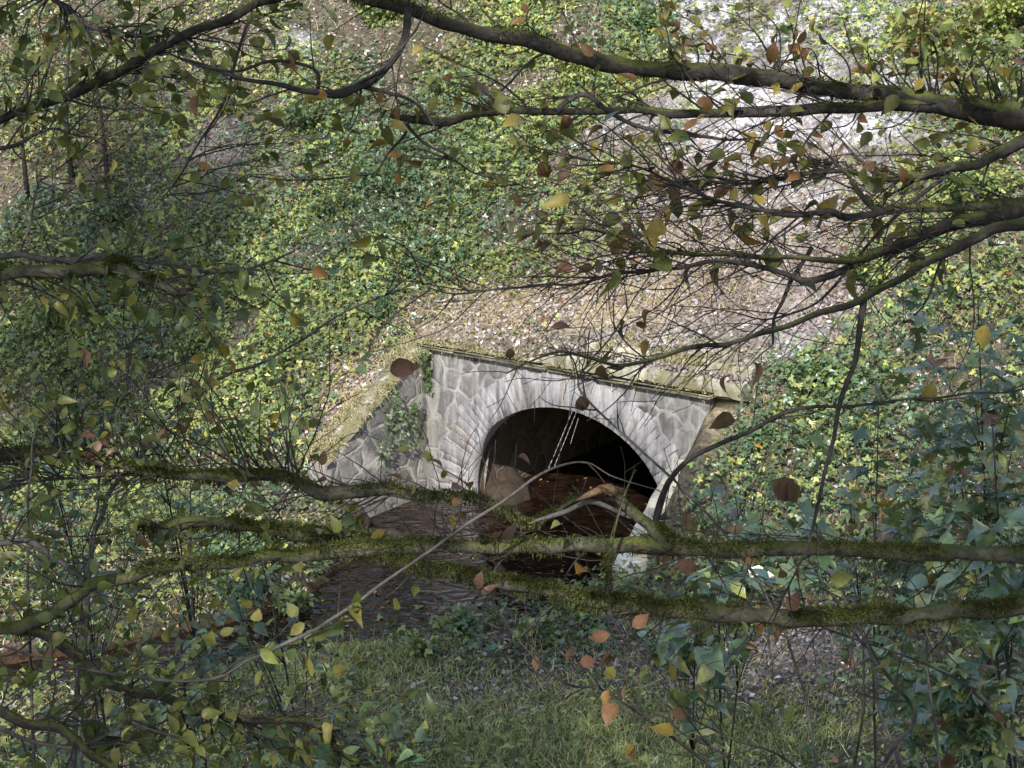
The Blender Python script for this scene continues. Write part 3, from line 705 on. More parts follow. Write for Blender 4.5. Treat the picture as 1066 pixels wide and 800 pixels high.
tag(build('scree', acc, M_ASHS if False else M_SOIL), 'pale loose stones of the slip above the culvert', 'scree', kind='stuff')

# leaves drifting on the stream
_n = 900; x_ = rng.uniform(-7, 3, _n); y_ = rng.uniform(21, 30, _n); d_, _ = stream_d(x_, y_); k_ = (d_ < -.05) & (fbm(np.stack([x_ * 1.3, y_ * 1.3, 0 * x_], -1)) > .5); x_, y_ = x_[k_], y_[k_]; m = len(x_)
la = Acc(); add_leaves(la, LEAF_MID, np.stack([x_, y_, np.full(m, WZ + .012)], -1), rng.normal(size=(m, 3)) * [1, 1, .02], up_normals(m, .12), rng.uniform(.05, .09, m), cols('orange', m)); tag(build('floating_leaves', la, M_DRY), 'yellow and brown leaves drifting on the stream', 'leaves', kind='stuff')

# ------------------------------------------------------------------ shrubs on the slope
def ground_hit(px, py):
    r = at(px, py, 1.) - [0, 0, CAMH]; k = np.arange(6, 60, .04); P = np.array([0, 0, CAMH]) + k[:, None] * r
    h = height(P[:, 0], P[:, 1]); i = np.argmax(P[:, 2] < h); q = P[i]; q[2] = h[i]; return q
def mound_shrub(px, py, rad, hgt, n, pals, size, label, mat=None, tmpl=None, name='shrub', group='shrubs on the slope'):
    B = ground_hit(px, py); root = empty(name, B, label, 'shrub', group); a = Acc(); f = Acc()
    ns = max(5, n // 120); tips = []
    for q in range(ns):
        az = rng.uniform(0, 2 * math.pi); rr = rad * math.sqrt(rng.random()); tip = B + np.array([math.cos(az) * rr, math.sin(az) * rr, hgt * rng.uniform(.45, 1.) * (1 - .5 * (rr / rad) ** 2)])
        mid = B + (tip - B) * .5 + rng.normal(size=3) * .06 * hgt + [0, 0, .1 * hgt]; P = catmull(np.array([B + rng.normal(size=3) * [.05, .05, 0], mid, tip]), .08)
        tube(a, P, np.linspace(.012, .004, len(P)) * (1 + hgt * .4), 5); tips.append(P)
    k = rng.integers(0, ns, n); P = np.array([tips[q][int(len(tips[q]) * rng.uniform(.35, 1)) - 1] for q in k]) + rng.normal(size=(n, 3)) * np.array([.13, .13, .1]) * rad
    P[:, 2] = np.maximum(P[:, 2], height(P[:, 0], P[:, 1]) + .02)
    C = np.concatenate([cols(pals[q % len(pals)], 1) for q in rng.integers(0, len(pals), n)])
    A = norm(P - B + rng.normal(size=(n, 3)) * .5 * rad - [0, 0, .3 * hgt])
    add_leaves(f, tmpl or LEAF_MID, P, A, up_normals(n, .55), rng.uniform(size[0], size[1], n), C)
    build('stems', a, M_TWIG, root); build('foliage', f, mat or M_LEAF, root); return root
SH = [(320, 135, .55, .6, 1100, ['bgreen', 'dkgreen'], (.06, .11), 'dense dark green shrub just right of a yellow green patch on the upper left slope'),
      (405, 195, .8, .6, 1700, ['bgreen', 'green'], (.06, .12), 'broad blue green shrub high on the slope above the left wing wall'),
      (355, 225, .5, .45, 800, ['bgreen', 'dkgreen'], (.06, .1), 'small blue green shrub left below the broad blue green one'),
      (600, 85, .6, .7, 1100, ['ygreen'], (.07, .13), 'bright yellow green shrub under the upper bough'),
      (670, 35, .5, .6, 800, ['green', 'bgreen'], (.06, .1), 'green shrub beside the pale stone slip at the top'),
      (395, 25, .55, .6, 900, ['ygreen', 'green'], (.07, .12), 'yellow green shrub at the top edge between the two dark boughs'),
      (470, 100, .6, .5, 1000, ['green', 'ygreen'], (.07, .12), 'light green shrub in the sun beneath the upper bough fork'),
      (445, 285, .6, .5, 1200, ['dkgreen', 'bgreen'], (.06, .1), 'dark ivy bush spilling down just left of the straw bank'),
      (400, 330, .5, .4, 900, ['bgreen', 'green'], (.06, .1), 'ivy bush at the top of the left wing wall'),
      (960, 60, .9, .9, 1500, ['ygreen', 'autumn'], (.07, .13), 'large yellowing bush at the top right of the slope'),
      (1040, 30, .8, .9, 1200, ['ygreen'], (.07, .13), 'bright yellow green bush in the top right corner'),
      (1010, 205, .8, .6, 1200, ['ygreen', 'green'], (.06, .12), 'olive green bush behind the thick right boughs'),
      (900, 290, .6, .45, 900, ['green', 'ygreen'], (.06, .12), 'low olive bush right of the stone culvert'),
      (840, 400, .55, .45, 1000, ['bgreen', 'green'], (.06, .11), 'leafy bush against the bank right of the parapet'),
      (785, 465, .45, .4, 800, ['green', 'bgreen'], (.06, .11), 'bush covering the right end of the arch wall'),
      (245, 115, .5, .35, 800, ['ygreen'], (.06, .11), 'low yellow green patch of shrub on the leafy upper left slope'),
      (120, 235, .6, .6, 1000, ['bgreen', 'dkgreen'], (.06, .11), 'shaded blue green shrub near the grey saplings on the left'),
      (60, 340, .8, .7, 1300, ['green', 'dkgreen'], (.06, .11), 'shaded green bush below the mossy stub on the left'),
      (210, 370, .7, .5, 1200, ['ygreen', 'green'], (.06, .11), 'light green bush low on the left slope'),
      (250, 470, .7, .5, 1200, ['ygreen', 'green'], (.06, .11), 'green bush left of the wing wall foot')]
for px, py, rad, hgt, n, pals, size, label in SH: mound_shrub(px, py, rad, hgt, n, pals, size, label)
# plants along the near bank
PL = [(440, 690, .35, .45, 260, 'leafy plant where the grass tongue meets the stream'), (490, 665, .35, .5, 300, 'blue green plant on the bank edge under the lower bough left end'),
      (560, 672, .4, .5, 340, 'clump of herbs on the bank below the middle of the lower bough'), (615, 660, .35, .45, 280, 'leafy clump on the bank left of the pale stones'),
      (505, 640, .25, .35, 200, 'fern like plant leaning over the brown water'), (690, 690, .4, .45, 280, 'herb clump on the leaf strewn bank right of centre'),
      (735, 610, .4, .5, 320, 'leafy plant between the two long boughs right of the pale stones'), (300, 640, .45, .5, 380, 'overhanging plant on the left water edge'),
      (250, 620, .5, .5, 380, 'dark leafy plant at the left water edge further from the arch'), (350, 715, .3, .35, 200, 'plant on the grass tongue nearest the left edge')]
for px, py, rad, hgt, n, label in PL: mound_shrub(px, py, rad, hgt, n, ['bgreen', 'green', 'ygreen'], (.07, .14), label, M_GLOSS, name='herb_plant', group='herbs on the stream bank')

# ivy curtain on the wing
g = Acc(); m = 700; tt = np.full(m, -2.6) + rng.random(m) * .06; s_ = -rng.random(m) ** 1.6 * 1.9; zt = 2.05 - .62 * -s_
z_ = zt - rng.random(m) ** 1.3 * (zt - .2) * (.4 + .6 * rng.random(m)); kk = fbm(np.stack([s_ * 2, z_ * 1.2, 0 * s_], -1)) > .48
P = to_world(tt, s_, z_)[kk]; m = len(P); Nn = norm(np.array([TX[0], TX[1], .5]) + .5 * rng.normal(size=(m, 3)))
add_leaves(g, LEAF_TRI, P, norm(rng.normal(size=(m, 3)) - [0, 0, 1]), Nn, rng.uniform(.07, .13, m), cols('green', m))
build('ivy_curtain', g, M_GLOSS).parent = None
tag(bpy.data.objects['ivy_curtain'], 'ivy hanging over the dark wing wall left of the arch', 'ivy', kind='stuff')

# ------------------------------------------------------------------ trees whose boughs cross the view
class Tree:
    def __init__(s, name, base, label, group=None):
        s.root = empty(name, base, label, 'tree', group); s.base = np.array(base, float); s.nodes = []; s.leaf = Acc(); s.twig = Acc()
def bough(tree, pts, mat=M_BARK, sides=10, lump=.16, twigs=0, tl=(40, 120), tr=1.3, lp=.12, pal='autumn', moss=0, hang=0, name='bough', ext=None, wig=1.2, spread=38, lsize=(.036, .066), tacc=None):
    """pts: (px, py, depth, radius in px), base to tip; builds one bough mesh with twigs, leaves and moss under it"""
    pts = np.array(pts, float); Q = catmull(pts, 5.)
    if wig:
        k = np.arange(len(Q)); a = rng.random(4) * 20
        Q[:, 0] += wig * (vnoise(np.stack([k * .13 + a[0], k * 0, k * 0], -1)) - .5) * 3; Q[:, 1] += wig * (vnoise(np.stack([k * .16 + a[1], k * 0, k * 0], -1)) - .5) * 3
    P = at(Q[:, 0], Q[:, 1], Q[:, 2]); r = np.maximum(Q[:, 3], .35) * Q[:, 2] / F * (.86 if mat is M_MOSSBARK else 1.)
    if ext is not None:          # run on, outside the picture, to the trunk
        e = np.array(ext, float); m = 14; k = np.linspace(0, 1, m, endpoint=False)[:, None]; t0 = norm(P[0] - P[min(8, len(P) - 1)]); L = np.linalg.norm(e - P[0])
        X = (1 - k) ** 3 * e + 3 * (1 - k) ** 2 * k * (e + (P[0] - e) * .3) + 3 * (1 - k) * k ** 2 * (P[0] + t0 * L * .3) + k ** 3 * P[0]
        P = np.vstack([X, P]); r = np.concatenate([r[0] * (1.6 - .6 * k[:, 0]), r])
    a = Acc(); ring, D = tube(a, P, r, sides, (.1, .08, .06), lump)
    tree.nodes += [(q[0], q[1], q[2], q[3]) for q in Q]
    ta_ = Acc() if tacc is None else tacc; la = Acc() 
    if twigs:
        for q in range(int(twigs * .8)):
            i = int(len(Q) * rng.uniform(.08, 1.)) ; i = min(max(i, 1), len(Q) - 1)
            tg = math.degrees(math.atan2(Q[i, 1] - Q[i - 1, 1], Q[i, 0] - Q[i - 1, 0]))
            an = tg + rng.choice([-1, 1]) * rng.uniform(12, spread + 15)
            grow(ta_, la, Q[i, :3], an, rng.uniform(*tl), min(tr * rng.uniform(.7, 1.3), Q[i, 3] * .8), 0, lp, pal, lsize)
    o = build(name, a, mat, tree.root, True)
    if ta_.n and tacc is None: tag(build('twigs', ta_, M_TWIG, o), kind='stuff')
    if la.n: tag(build('foliage', la, M_LEAF, o), kind='stuff')
    if moss:
        ma = Acc(); V = ring.reshape(-1, 3); Dn = D.reshape(-1, 3)
        pr = np.clip(Dn[:, 2] * .9 + .15, 0.02, 1) * sstep(.49, .62, fbm(V * 7 + 2, 3) + .1 * Dn[:, 2]); pr *= (np.repeat(np.abs(proj(P)[0] - 533) < 600, sides))
        if pr.sum() > 0:
            idx = rng.choice(len(V), moss, p=pr / pr.sum()); B = V[idx] + rng.normal(size=(moss, 3)) * .006; N = Dn[idx]
            tuft = .5 + 1.3 * fbm(V[idx] * 22, 2); L = (rng.uniform(.004, .013, moss) * tuft)[:, None]
            dr = norm(N + rng.normal(size=(moss, 3)) * .6 - [0, 0, .15]); sd = norm(np.cross(dr, rng.normal(size=(moss, 3)))) * rng.uniform(.0012, .0026, moss)[:, None]
            T3 = np.stack([B - sd, B + sd, B + dr * L - [0, 0, .003]], 1); c = np.array([.05, .056, .016]) * np.exp(rng.normal(0, .35, (moss, 1))) * np.array([1, 1, 1.])
            ma.add(T3.reshape(-1, 3), np.arange(moss * 3).reshape(-1, 3), np.repeat(c, 3, 0))
        for q in range(hang):     # little beards of moss under the bough
            i = rng.integers(14, len(P) - 2); B = P[i] - [0, 0, r[i] * .8]; n = rng.integers(25, 70); dr = norm(np.array([0, 0, -1.]) + rng.normal(size=(n, 3)) * .35); L = rng.uniform(.006, .022, n)[:, None]
            b = B + rng.normal(size=(n, 3)) * [.012, .008, .004]; sd = norm(np.cross(dr, rng.normal(size=(n, 3)))) * .0022
            ma.add(np.stack([b - sd, b + sd, b + dr * L], 1).reshape(-1, 3), np.arange(n * 3).reshape(-1, 3), np.array([.05, .055, .014]) * rng.uniform(.5, 1.4))
        if ma.n: tag(build('moss', ma, M_MOSS, o), kind='stuff')
    return o
def leaf_at(acc, p, axis=None, size=.07, pal='autumn', c=None, tmpl=None, nrm_=None, spread=.6):
    ax = rng.normal(size=3) * [1, .6, .5] - [0, 0, .45] if axis is None else np.array(axis, float)
    nn_ = norm(np.array([0, -.25, 1.]) + spread * rng.normal(size=3)) if nrm_ is None else np.array(nrm_, float)
    add_leaves(acc, tmpl or LEAF_HI, [p], [ax], [nn_], np.array([size]), cols(pal, 1) if c is None else np.array([c]))
def grow(ta_, la, start, ang, length, r0, level, lp, pal, lsize, droop=0.):
    """a wandering twig in the spray; start px, py, depth; side twigs alternate"""
    st = 7.; n = max(3, int(length / st)); p = np.array(start, float); out = [p.copy()]; a = R(ang); dz = rng.normal(0, .006); kink = rng.normal(0, .03)
    for k in range(n):
        a += rng.normal(0, .1) + kink * .4 + droop * .01 * math.cos(a); dz += rng.normal(0, .003)
        p = p + [math.cos(a) * st, math.sin(a) * st, dz]; out.append(p.copy())
    Q = np.array(out); r = np.linspace(r0, max(.38, r0 * .3), len(Q)); P = at(Q[:, 0], Q[:, 1], Q[:, 2])
    tube(ta_, P, r * Q[:, 2] / F, 5 if r0 > 1 else 4, (.06, .045, .04))
    sg = rng.choice([-1, 1])
    for k in range(2, len(Q)):
        if level < 2 and rng.random() < (.13 if level == 0 else .09) and length > 24:
            aa = math.degrees(math.atan2(Q[k, 1] - Q[k - 1, 1], Q[k, 0] - Q[k - 1, 0])); sg = -sg
            grow(ta_, la, Q[k], aa + sg * rng.uniform(25, 55), length * (1 - k / len(Q) * .6) * rng.uniform(.3, .6), r[k] * .75, level + 1, lp, pal, lsize)
        if rng.random() < lp * (.2 + level * .35):
            leaf_at(la, P[k], norm(P[k] - P[k - 1]) * .7 + rng.normal(size=3) * .6 - [0, 0, .25], rng.uniform(*lsize), pal)
    if rng.random() < lp * 3: leaf_at(la, P[-1], norm(P[-1] - P[-2]) + rng.normal(size=3) * .4 - [0, 0, .3], rng.uniform(*lsize), pal)

def px(l, d, r):
    """points with depths d (base, tip) and radii r (list or base, tip)"""
    l = np.array(l, float); k = np.linspace(0, 1, len(l)); dd = d[0] + (d[1] - d[0]) * k
    rr = np.interp(k, np.linspace(0, 1, len(r)), r); return np.column_stack([l, dd, rr])

RB = np.array([4.7, 5.6, 0.]); RB[2] = height(RB[0], RB[1])
right = Tree('beech_tree', RB, 'mossy beech on the right whose long boughs cross the whole view', 'beeches by the viewpoint')
def rt(z): return (RB[0] - .15, RB[1], z)
# --- upper boughs
bough(right, px([(1066, 124), (1035, 118), (1004, 114), (959, 104), (929, 98), (876, 95), (835, 87), (779, 79), (722, 75), (671, 73), (626, 66), (592, 55), (543, 42), (506, 36), (457, 21), (423, 8), (382, -1), (330, -14), (260, -30)], (5.3, 5.0), [15, 14, 12, 9.5, 9, 8.5, 9, 9.5, 9, 8.5, 9, 8.5, 8, 7.5, 7, 6, 5, 4, 3]), M_BARK, 12, .2, 16, (40, 130), 1.4, .14, 'autumn', 5000, 8, ext=rt(9.6))
bough(right, px([(985, 112), (959, 109), (906, 111), (816, 116), (741, 120), (666, 116), (633, 117), (543, 115), (494, 118), (461, 126), (431, 125), (408, 121)], (5.28, 4.9), [8, 7, 6.5, 6, 5, 4.5, 4, 3.8, 4, 4.8, 4.5, 2.5]), M_BARK, 10, .18, 22, (50, 150), 1.3, .15, 'autumn', 1800, 0)
bough(right, px([(581, 116), (588, 107), (603, 99), (615, 101), (629, 112), (645, 122), (671, 133), (733, 143), (760, 147), (800, 143)], (4.95, 4.9), [2.6, 3, 3, 2.6, 2.6, 2.4, 2.2, 2, 1.4, .8]), M_TWIG, 7, .1, 5, (30, 80), .9, .12)
bough(right, px([(427, 8), (421, 41), (401, 75), (374, 90), (353, 99), (330, 96), (300, 90), (263, 84), (210, 68), (176, 56)], (4.95, 4.7), [4.5, 4.2, 4.2, 4.5, 4.6, 3.2, 2.8, 2.3, 1.7, 1]), M_TWIG, 8, .16, 12, (40, 100), 1., .12, 'autumn')
bough(right, px([(330, 96), (326, 72), (278, 65), (244, 75), (210, 69), (180, 58)], (4.85, 4.6), [2.2, 2, 1.8, 1.5, 1.2, .8]), M_TWIG, 6, .1, 5, (30, 90), .8, .1)
bough(right, px([(356, 99), (379, 84), (400, 71), (423, 45), (440, 20), (450, -10)], (4.85, 4.9), [1.6, 1.6, 1.3, 1.2, 1, .8]), M_TWIG, 6, .1, 2, (30, 60), .7, .1)
bough(right, px([(374, 90), (397, 96), (423, 104), (442, 117), (460, 140)], (4.9, 4.8), [2.6, 2.3, 1.8, 1.4, .8]), M_TWIG, 6, .1, 3, (30, 90), .8, .1)
bough(right, px([(425, 126), (422, 140), (408, 155), (396, 175), (388, 182), (370, 183)], (4.92, 4.85), [2, 1.7, 1.5, 1.2, 1, .6]), M_TWIG, 6, .1, 4, (30, 70), .7, .1)
bough(right, px([(423, 132), (440, 147), (463, 160), (490, 178), (520, 186), (560, 200)], (4.92, 4.85), [1.8, 1.6, 1.3, 1.1, .8, .6]), M_TWIG, 6, .1, 4, (30, 70), .7, .1)
# --- the right-hand fan
bough(right, px([(1066, 148), (1037, 161), (1015, 173), (989, 176), (966, 184), (936, 188), (906, 186), (887, 180), (850, 182), (790, 190), (730, 188), (690, 186)], (5.0, 4.6), [6.5, 6, 5.5, 5, 4.5, 3.5, 3, 2.5, 2, 1.6, 1.2, .7]), M_BARK, 9, .18, 22, (60, 170), 1.2, .08, 'autumn', 500, 0, ext=rt(9.2))
bough(right, px([(1066, 210), (1026, 214), (996, 216), (959, 215), (929, 218), (910, 216), (897, 203), (891, 195), (884, 182), (870, 170)], (4.7, 4.5), [6, 6, 5.5, 5.5, 4.5, 3.5, 3, 2.6, 2, 1]), M_MOSSBARK, 9, .2, 10, (60, 150), 1.1, .06, 'autumn', 900, 0, ext=rt(8.9))
bough(right, px([(929, 218), (906, 225), (880, 228), (865, 222), (824, 224), (779, 218), (752, 212), (730, 203), (700, 188), (660, 172), (610, 165)], (4.6, 4.3), [4, 4, 4.2, 3.2, 2.6, 2.3, 2, 1.7, 1.4, 1, .6]), M_TWIG, 8, .18, 22, (60, 170), 1., .05)
bough(right, px([(1066, 217), (1034, 225), (1004, 230), (981, 237), (955, 248), (929, 259), (905, 267), (880, 272), (846, 271), (767, 266), (720, 264), (685, 262), (650, 250), (610, 238)], (4.7, 4.3), [8, 8, 7.5, 7.5, 6.5, 5.5, 4.5, 3.6, 3, 2.6, 2.2, 1.8, 1.2, .7]), M_BARK, 10, .22, 26, (60, 180), 1., .04, 'brown', 900, 4, ext=rt(8.7))
bough(right, px([(905, 267), (880, 280), (866, 286), (842, 292), (816, 285), (790, 278), (748, 273), (710, 278), (671, 283), (633, 288), (592, 297), (551, 297), (506, 303), (461, 305), (440, 298)], (4.55, 4.2), [4.2, 4, 4, 3.6, 3, 2.6, 2.4, 2.2, 2, 1.7, 1.5, 1.3, 1.1, .9, .5]), M_TWIG, 8, .15, 24, (50, 160), .9, .03, 'brown')
bough(right, px([(1066, 234), (1037, 239), (1015, 250), (989, 261), (962, 274), (940, 291), (906, 308), (884, 318), (846, 329), (816, 340), (790, 349), (760, 357), (715, 364), (689, 371), (663, 379), (641, 382), (611, 374), (581, 367), (558, 373), (528, 390)], (4.5, 4.0), [6.5, 6, 5.5, 5.5, 4.6, 4.2, 4.2, 3.8, 3.2, 3, 2.6, 2.4, 2.4, 2.2, 2.3, 2.1, 1.7, 1.4, 1.1, .7]), M_BARK, 9, .18, 20, (40, 130), .9, .03, 'brown', 300, 0, ext=rt(8.5))
bough(right, px([(899, 314), (893, 351), (889, 378), (878, 408), (872, 430), (867, 464), (859, 494), (852, 528), (845, 552), (832, 590), (812, 630), (800, 650)], (4.35, 4.3), [3.6, 3.2, 2.8, 2.5, 2.4, 2.2, 2, 1.8, 1.5, 1.2, .9, .6]), M_TWIG, 7, .15, 7, (30, 80), .8, .05)
bough(right, px([(906, 232), (880, 262), (861, 300), (846, 258), (827, 288), (816, 314), (805, 333), (804, 360)][3:], (4.6, 4.5), [2.5, 2.3, 2.1, 1.7, 1.2]), M_TWIG, 7, .1, 6, (30, 90), .8, .03)
bough(right, px([(989, 181), (950, 210), (915, 243), (891, 272), (866, 302), (840, 322), (800, 332), (760, 325), (700, 318)], (4.9, 4.3), [2.2, 2, 1.9, 1.7, 1.5, 1.2, 1, .8, .5]), M_TWIG, 6, .1, 9, (40, 120), .8, .03)
bough(right, px([(985, 262), (976, 285), (970, 305), (962, 320), (952, 330)], (4.45, 4.5), [1.6, 1.4, 1.2, 1, .7]), M_TWIG, 6, .1, 2, (20, 40), .6, .03)
# fine bare spray filling the fan
sp = Acc(); spl = Acc()
for q in range(70):
    p0 = (rng.uniform(620, 1060), rng.uniform(110, 300), rng.uniform(4.2, 5.2)); nn_ = np.array(right.nodes); i = np.argmin(np.hypot(nn_[:, 0] - p0[0], nn_[:, 1] - p0[1]) + rng.random(len(nn_)) * 25)
    grow(sp, spl, nn_[i, :3], 180 + rng.normal(0, 26), rng.uniform(60, 190), rng.uniform(.6, 1.2), 0, .05, 'autumn', (.045, .08))
tw = tag(build('fine_twigs', sp, M_TWIG, right.root), kind='stuff'); tag(build('foliage', spl, M_LEAF, tw), kind='stuff')
# --- the two long lower boughs
D10 = (4.9, 4.7)
bough(right, px([(1066, 579), (1012, 578), (981, 577), (940, 577), (906, 575), (868, 573), (835, 570), (800, 571), (760, 573), (720, 571), (690, 567), (658, 567), (610, 568), (560, 569), (500, 569), (450, 571), (400, 572), (360, 576), (330, 577), (300, 581), (270, 580), (235, 587), (195, 588), (165, 592), (135, 600), (113, 605), (95, 610), (75, 625), (50, 642), (20, 654), (0, 656), (-40, 668), (-120, 690)], D10,
      [9, 9, 9, 10, 9, 8.6, 9, 9, 8.6, 9, 12, 9, 8, 7.8, 7.6, 7.8, 8, 7.5, 7.2, 7, 7.2, 7.2, 6.4, 6.4, 7.2, 8.4, 9.4, 8, 7.6, 7.6, 7, 6, 4]), M_MOSSBARK, 14, .3, 22, (40, 110), 1.1, .02, 'brown', 16000, 26, ext=rt(6.9))
stump = bough(right, px([(692, 566), (684, 556), (670, 543), (650, 525), (640, 514), (633, 511)], (4.83, 4.75), [9, 8, 6.5, 6, 6, 5]), M_MOSSBARK, 10, .2, 0, moss=1200)
so = bough(right, px([(641, 515), (635, 510), (624, 512), (611, 517), (600, 521)], (4.76, 4.72), [5.4, 5.2, 4.2, 3.2, .6]), M_BROKEN, 9, .3, 0, name='broken_stub')
so['label'] = 'snapped orange brown end of the dead side branch'
bough(right, px([(688, 562), (682, 548), (690, 518), (700, 498), (722, 475), (752, 460), (782, 449), (809, 434), (835, 426), (876, 423), (929, 419), (1004, 411), (1066, 406), (1120, 400)], (4.86, 4.3), [4.4, 4.2, 3.6, 3.2, 2.9, 2.7, 2.5, 2.2, 2, 1.7, 1.5, 1.2, 1, .8]), M_TWIG, 8, .12, 9, (40, 110), .9, .05, 'green')
bough(right, px([(660, 540), (620, 524), (592, 531), (568, 539), (551, 546)], (4.8, 4.7), [2.2, 2.6, 2.6, 2, 1]), M_PALE, 7, .12, 0)
bough(right, px([(1066, 630), (1040, 635), (1012, 634), (985, 639), (960, 640), (935, 644), (906, 643), (870, 645), (835, 646), (800, 643), (760, 640), (720, 636), (690, 634), (666, 631), (640, 628), (600, 622), (570, 615), (540, 610), (510, 605), (480, 598), (450, 595), (430, 588), (410, 583), (395, 577)], (4.6, 4.8),
      [11, 11, 10.5, 10, 9.5, 9.5, 9.5, 9.5, 9.5, 9.5, 10, 10, 10, 10, 9.6, 8.6, 8, 8, 8, 7.4, 7, 6.4, 5.5, 4.5]), M_MOSSBARK, 14, .3, 12, (40, 100), 1., .02, 'brown', 22000, 40, ext=rt(6.5))
bough(right, px([(632, 624), (633, 605), (633, 585), (637, 560), (648, 525), (662, 490)], (4.72, 4.72), [4.5, 4.2, 3.6, 2.2, 1.6, .8]), M_MOSSBARK, 8, .2, 0, moss=600)
# --- mossy mid-left bough
bough(right, px([(600, 519), (575, 536), (551, 549), (536, 543), (517, 529), (494, 521), (464, 519), (430, 516), (400, 511), (367, 514), (340, 515), (320, 508), (311, 502), (290, 495), (245, 496), (210, 494), (176, 495), (140, 488), (100, 478), (75, 474), (40, 470), (0, 475), (-40, 480)], (4.9, 5.3), [2.2, 3, 4, 4.4, 4.6, 5, 5.2, 6, 7.5, 8.5, 8.5, 7, 6.5, 7, 6.5, 5.5, 5, 5, 5.5, 6, 6, 6, 5]), M_MOSSBARK, 11, .28, 12, (40, 110), 1., .08, 'dkgreen', 14000, 14)
bough(right, px([(311, 502), (285, 490), (245, 492), (210, 495), (160, 494), (98, 497), (45, 502), (0, 512)], (5.15, 5.3), [3, 2.6, 2.4, 2.2, 2, 1.6, 1.2, .8]), M_TWIG, 7, .15, 8, (40, 110), .9, .08, 'dkgreen')
bough(right, px([(400, 565), (360, 562), (319, 559), (281, 552), (250, 546), (225, 545), (195, 546), (169, 556), (150, 548)], (4.95, 5.1), [5, 7, 7.5, 7, 7.5, 6.5, 7.5, 7, 3]), M_MOSSBARK, 11, .35, 8, (30, 90), .9, .08, 'dkgreen', 7000, 14)

LB = np.array([-4.6, 6.6, 0.]); LB[2] = height(LB[0], LB[1])
left = Tree('beech_tree', LB, 'dark beech on the left reaching slim boughs and leafy sprays into view', 'beeches by the viewpoint')
def lt(z): return (LB[0] + .12, LB[1], z)
bough(left, px([(0, 126), (30, 113), (56, 105), (83, 96), (109, 81), (139, 68), (165, 49), (203, 34), (240, 19), (270, 4), (293, -1), (330, -16)], (5.2, 5.0), [5, 5, 5, 5, 5.2, 5.2, 5.2, 5, 5, 4.6, 4.2, 3]), M_BARK, 9, .16, 16, (40, 130), 1.2, .3, 'dkgreen', 300, 0, ext=lt(8.9))
bough(left, px([(40, -10), (56, 0), (75, 15), (98, 30), (150, 36), (188, 38), (230, 45)], (5.3, 5.1), [3, 2.6, 2.4, 2.2, 1.8, 1.3, .8]), M_TWIG, 7, .12, 12, (40, 100), .9, .4, 'dkgreen', ext=lt(9.6))
bough(left, px([(0, 154), (19, 150), (38, 139), (56, 134), (70, 140)], (5.2, 5.1), [2.4, 2.2, 1.8, 1.4, .8]), M_TWIG, 7, .12, 6, (40, 90), .8, .4, 'dkgreen', ext=lt(8.8))
bough(left, px([(263, 12), (250, 49), (240, 90), (221, 128), (203, 158), (184, 188), (169, 208)], (5.05, 4.9), [1.8, 1.6, 1.6, 1.4, 1.2, 1, .6]), M_TWIG, 6, .1, 3, (20, 60), .6, .05)
o = bough(left, px([(0, 285), (30, 283), (56, 282), (85, 282), (113, 281), (128, 278), (143, 289), (165, 297), (178, 303), (185, 308)], (5.1, 5.0), [7.5, 7.5, 8, 8, 8, 7.5, 6, 5, 4.4, 3.4]), M_MOSSBARK, 12, .2, 3, (30, 70), 1., .2, 'dkgreen', 6000, 4, ext=lt(8.1)); o['label'] = 'short mossy bough broken off at its end'
bough(left, px([(0, 266), (23, 264), (38, 270), (75, 270), (120, 268), (170, 276), (225, 285), (278, 274), (308, 263)], (5.3, 5.3), [4, 4, 3.6, 3.6, 3, 2.4, 2, 1.5, .9]), M_PALE, 8, .2, 8, (40, 100), .9, .2, 'green', ext=lt(8.2))
bough(left, px([(19, 264), (32, 236), (38, 203), (44, 185)], (5.3, 5.25), [1.6, 1.4, 1.2, .8]), M_PALE, 6, .1, 2, (20, 40), .6, .1, 'green')
bough(left, px([(0, 566), (26, 562), (49, 575), (70, 588), (90, 604)], (4.8, 4.75), [3.6, 3.4, 3.4, 3.2, 3]), M_PALE, 7, .12, 3, (30, 80), .9, .1, 'dkgreen', ext=lt(6.6))
bough(left, px([(26, 654), (56, 665), (83, 684), (98, 703), (131, 718), (169, 725), (203, 740), (240, 748), (285, 750), (326, 755), (349, 778), (380, 800), (410, 830)], (4.75, 4.4), [6, 6, 6.5, 5.5, 5, 5, 5, 4.5, 4, 3.6, 3.6, 3.4, 3]), M_BARK, 9, .18, 18, (40, 120), 1.1, .25, 'dkgreen', 500, 0)
bough(left, px([(0, 740), (30, 755), (60, 759), (86, 778), (124, 803), (160, 830)], (4.5, 4.3), [5.5, 5.5, 5.2, 5, 4.6, 4]), M_BARK, 9, .18, 8, (40, 120), 1., .3, 'dkgreen', ext=lt(6.3))
bough(left, px([(0, 759), (23, 768), (50, 776), (86, 780), (110, 768), (139, 751)], (4.4, 4.4), [2.6, 2.4, 2.2, 2, 1.6, 1]), M_PALE, 7, .12, 4, (40, 90), .8, .2, 'dkgreen', ext=lt(6.1))

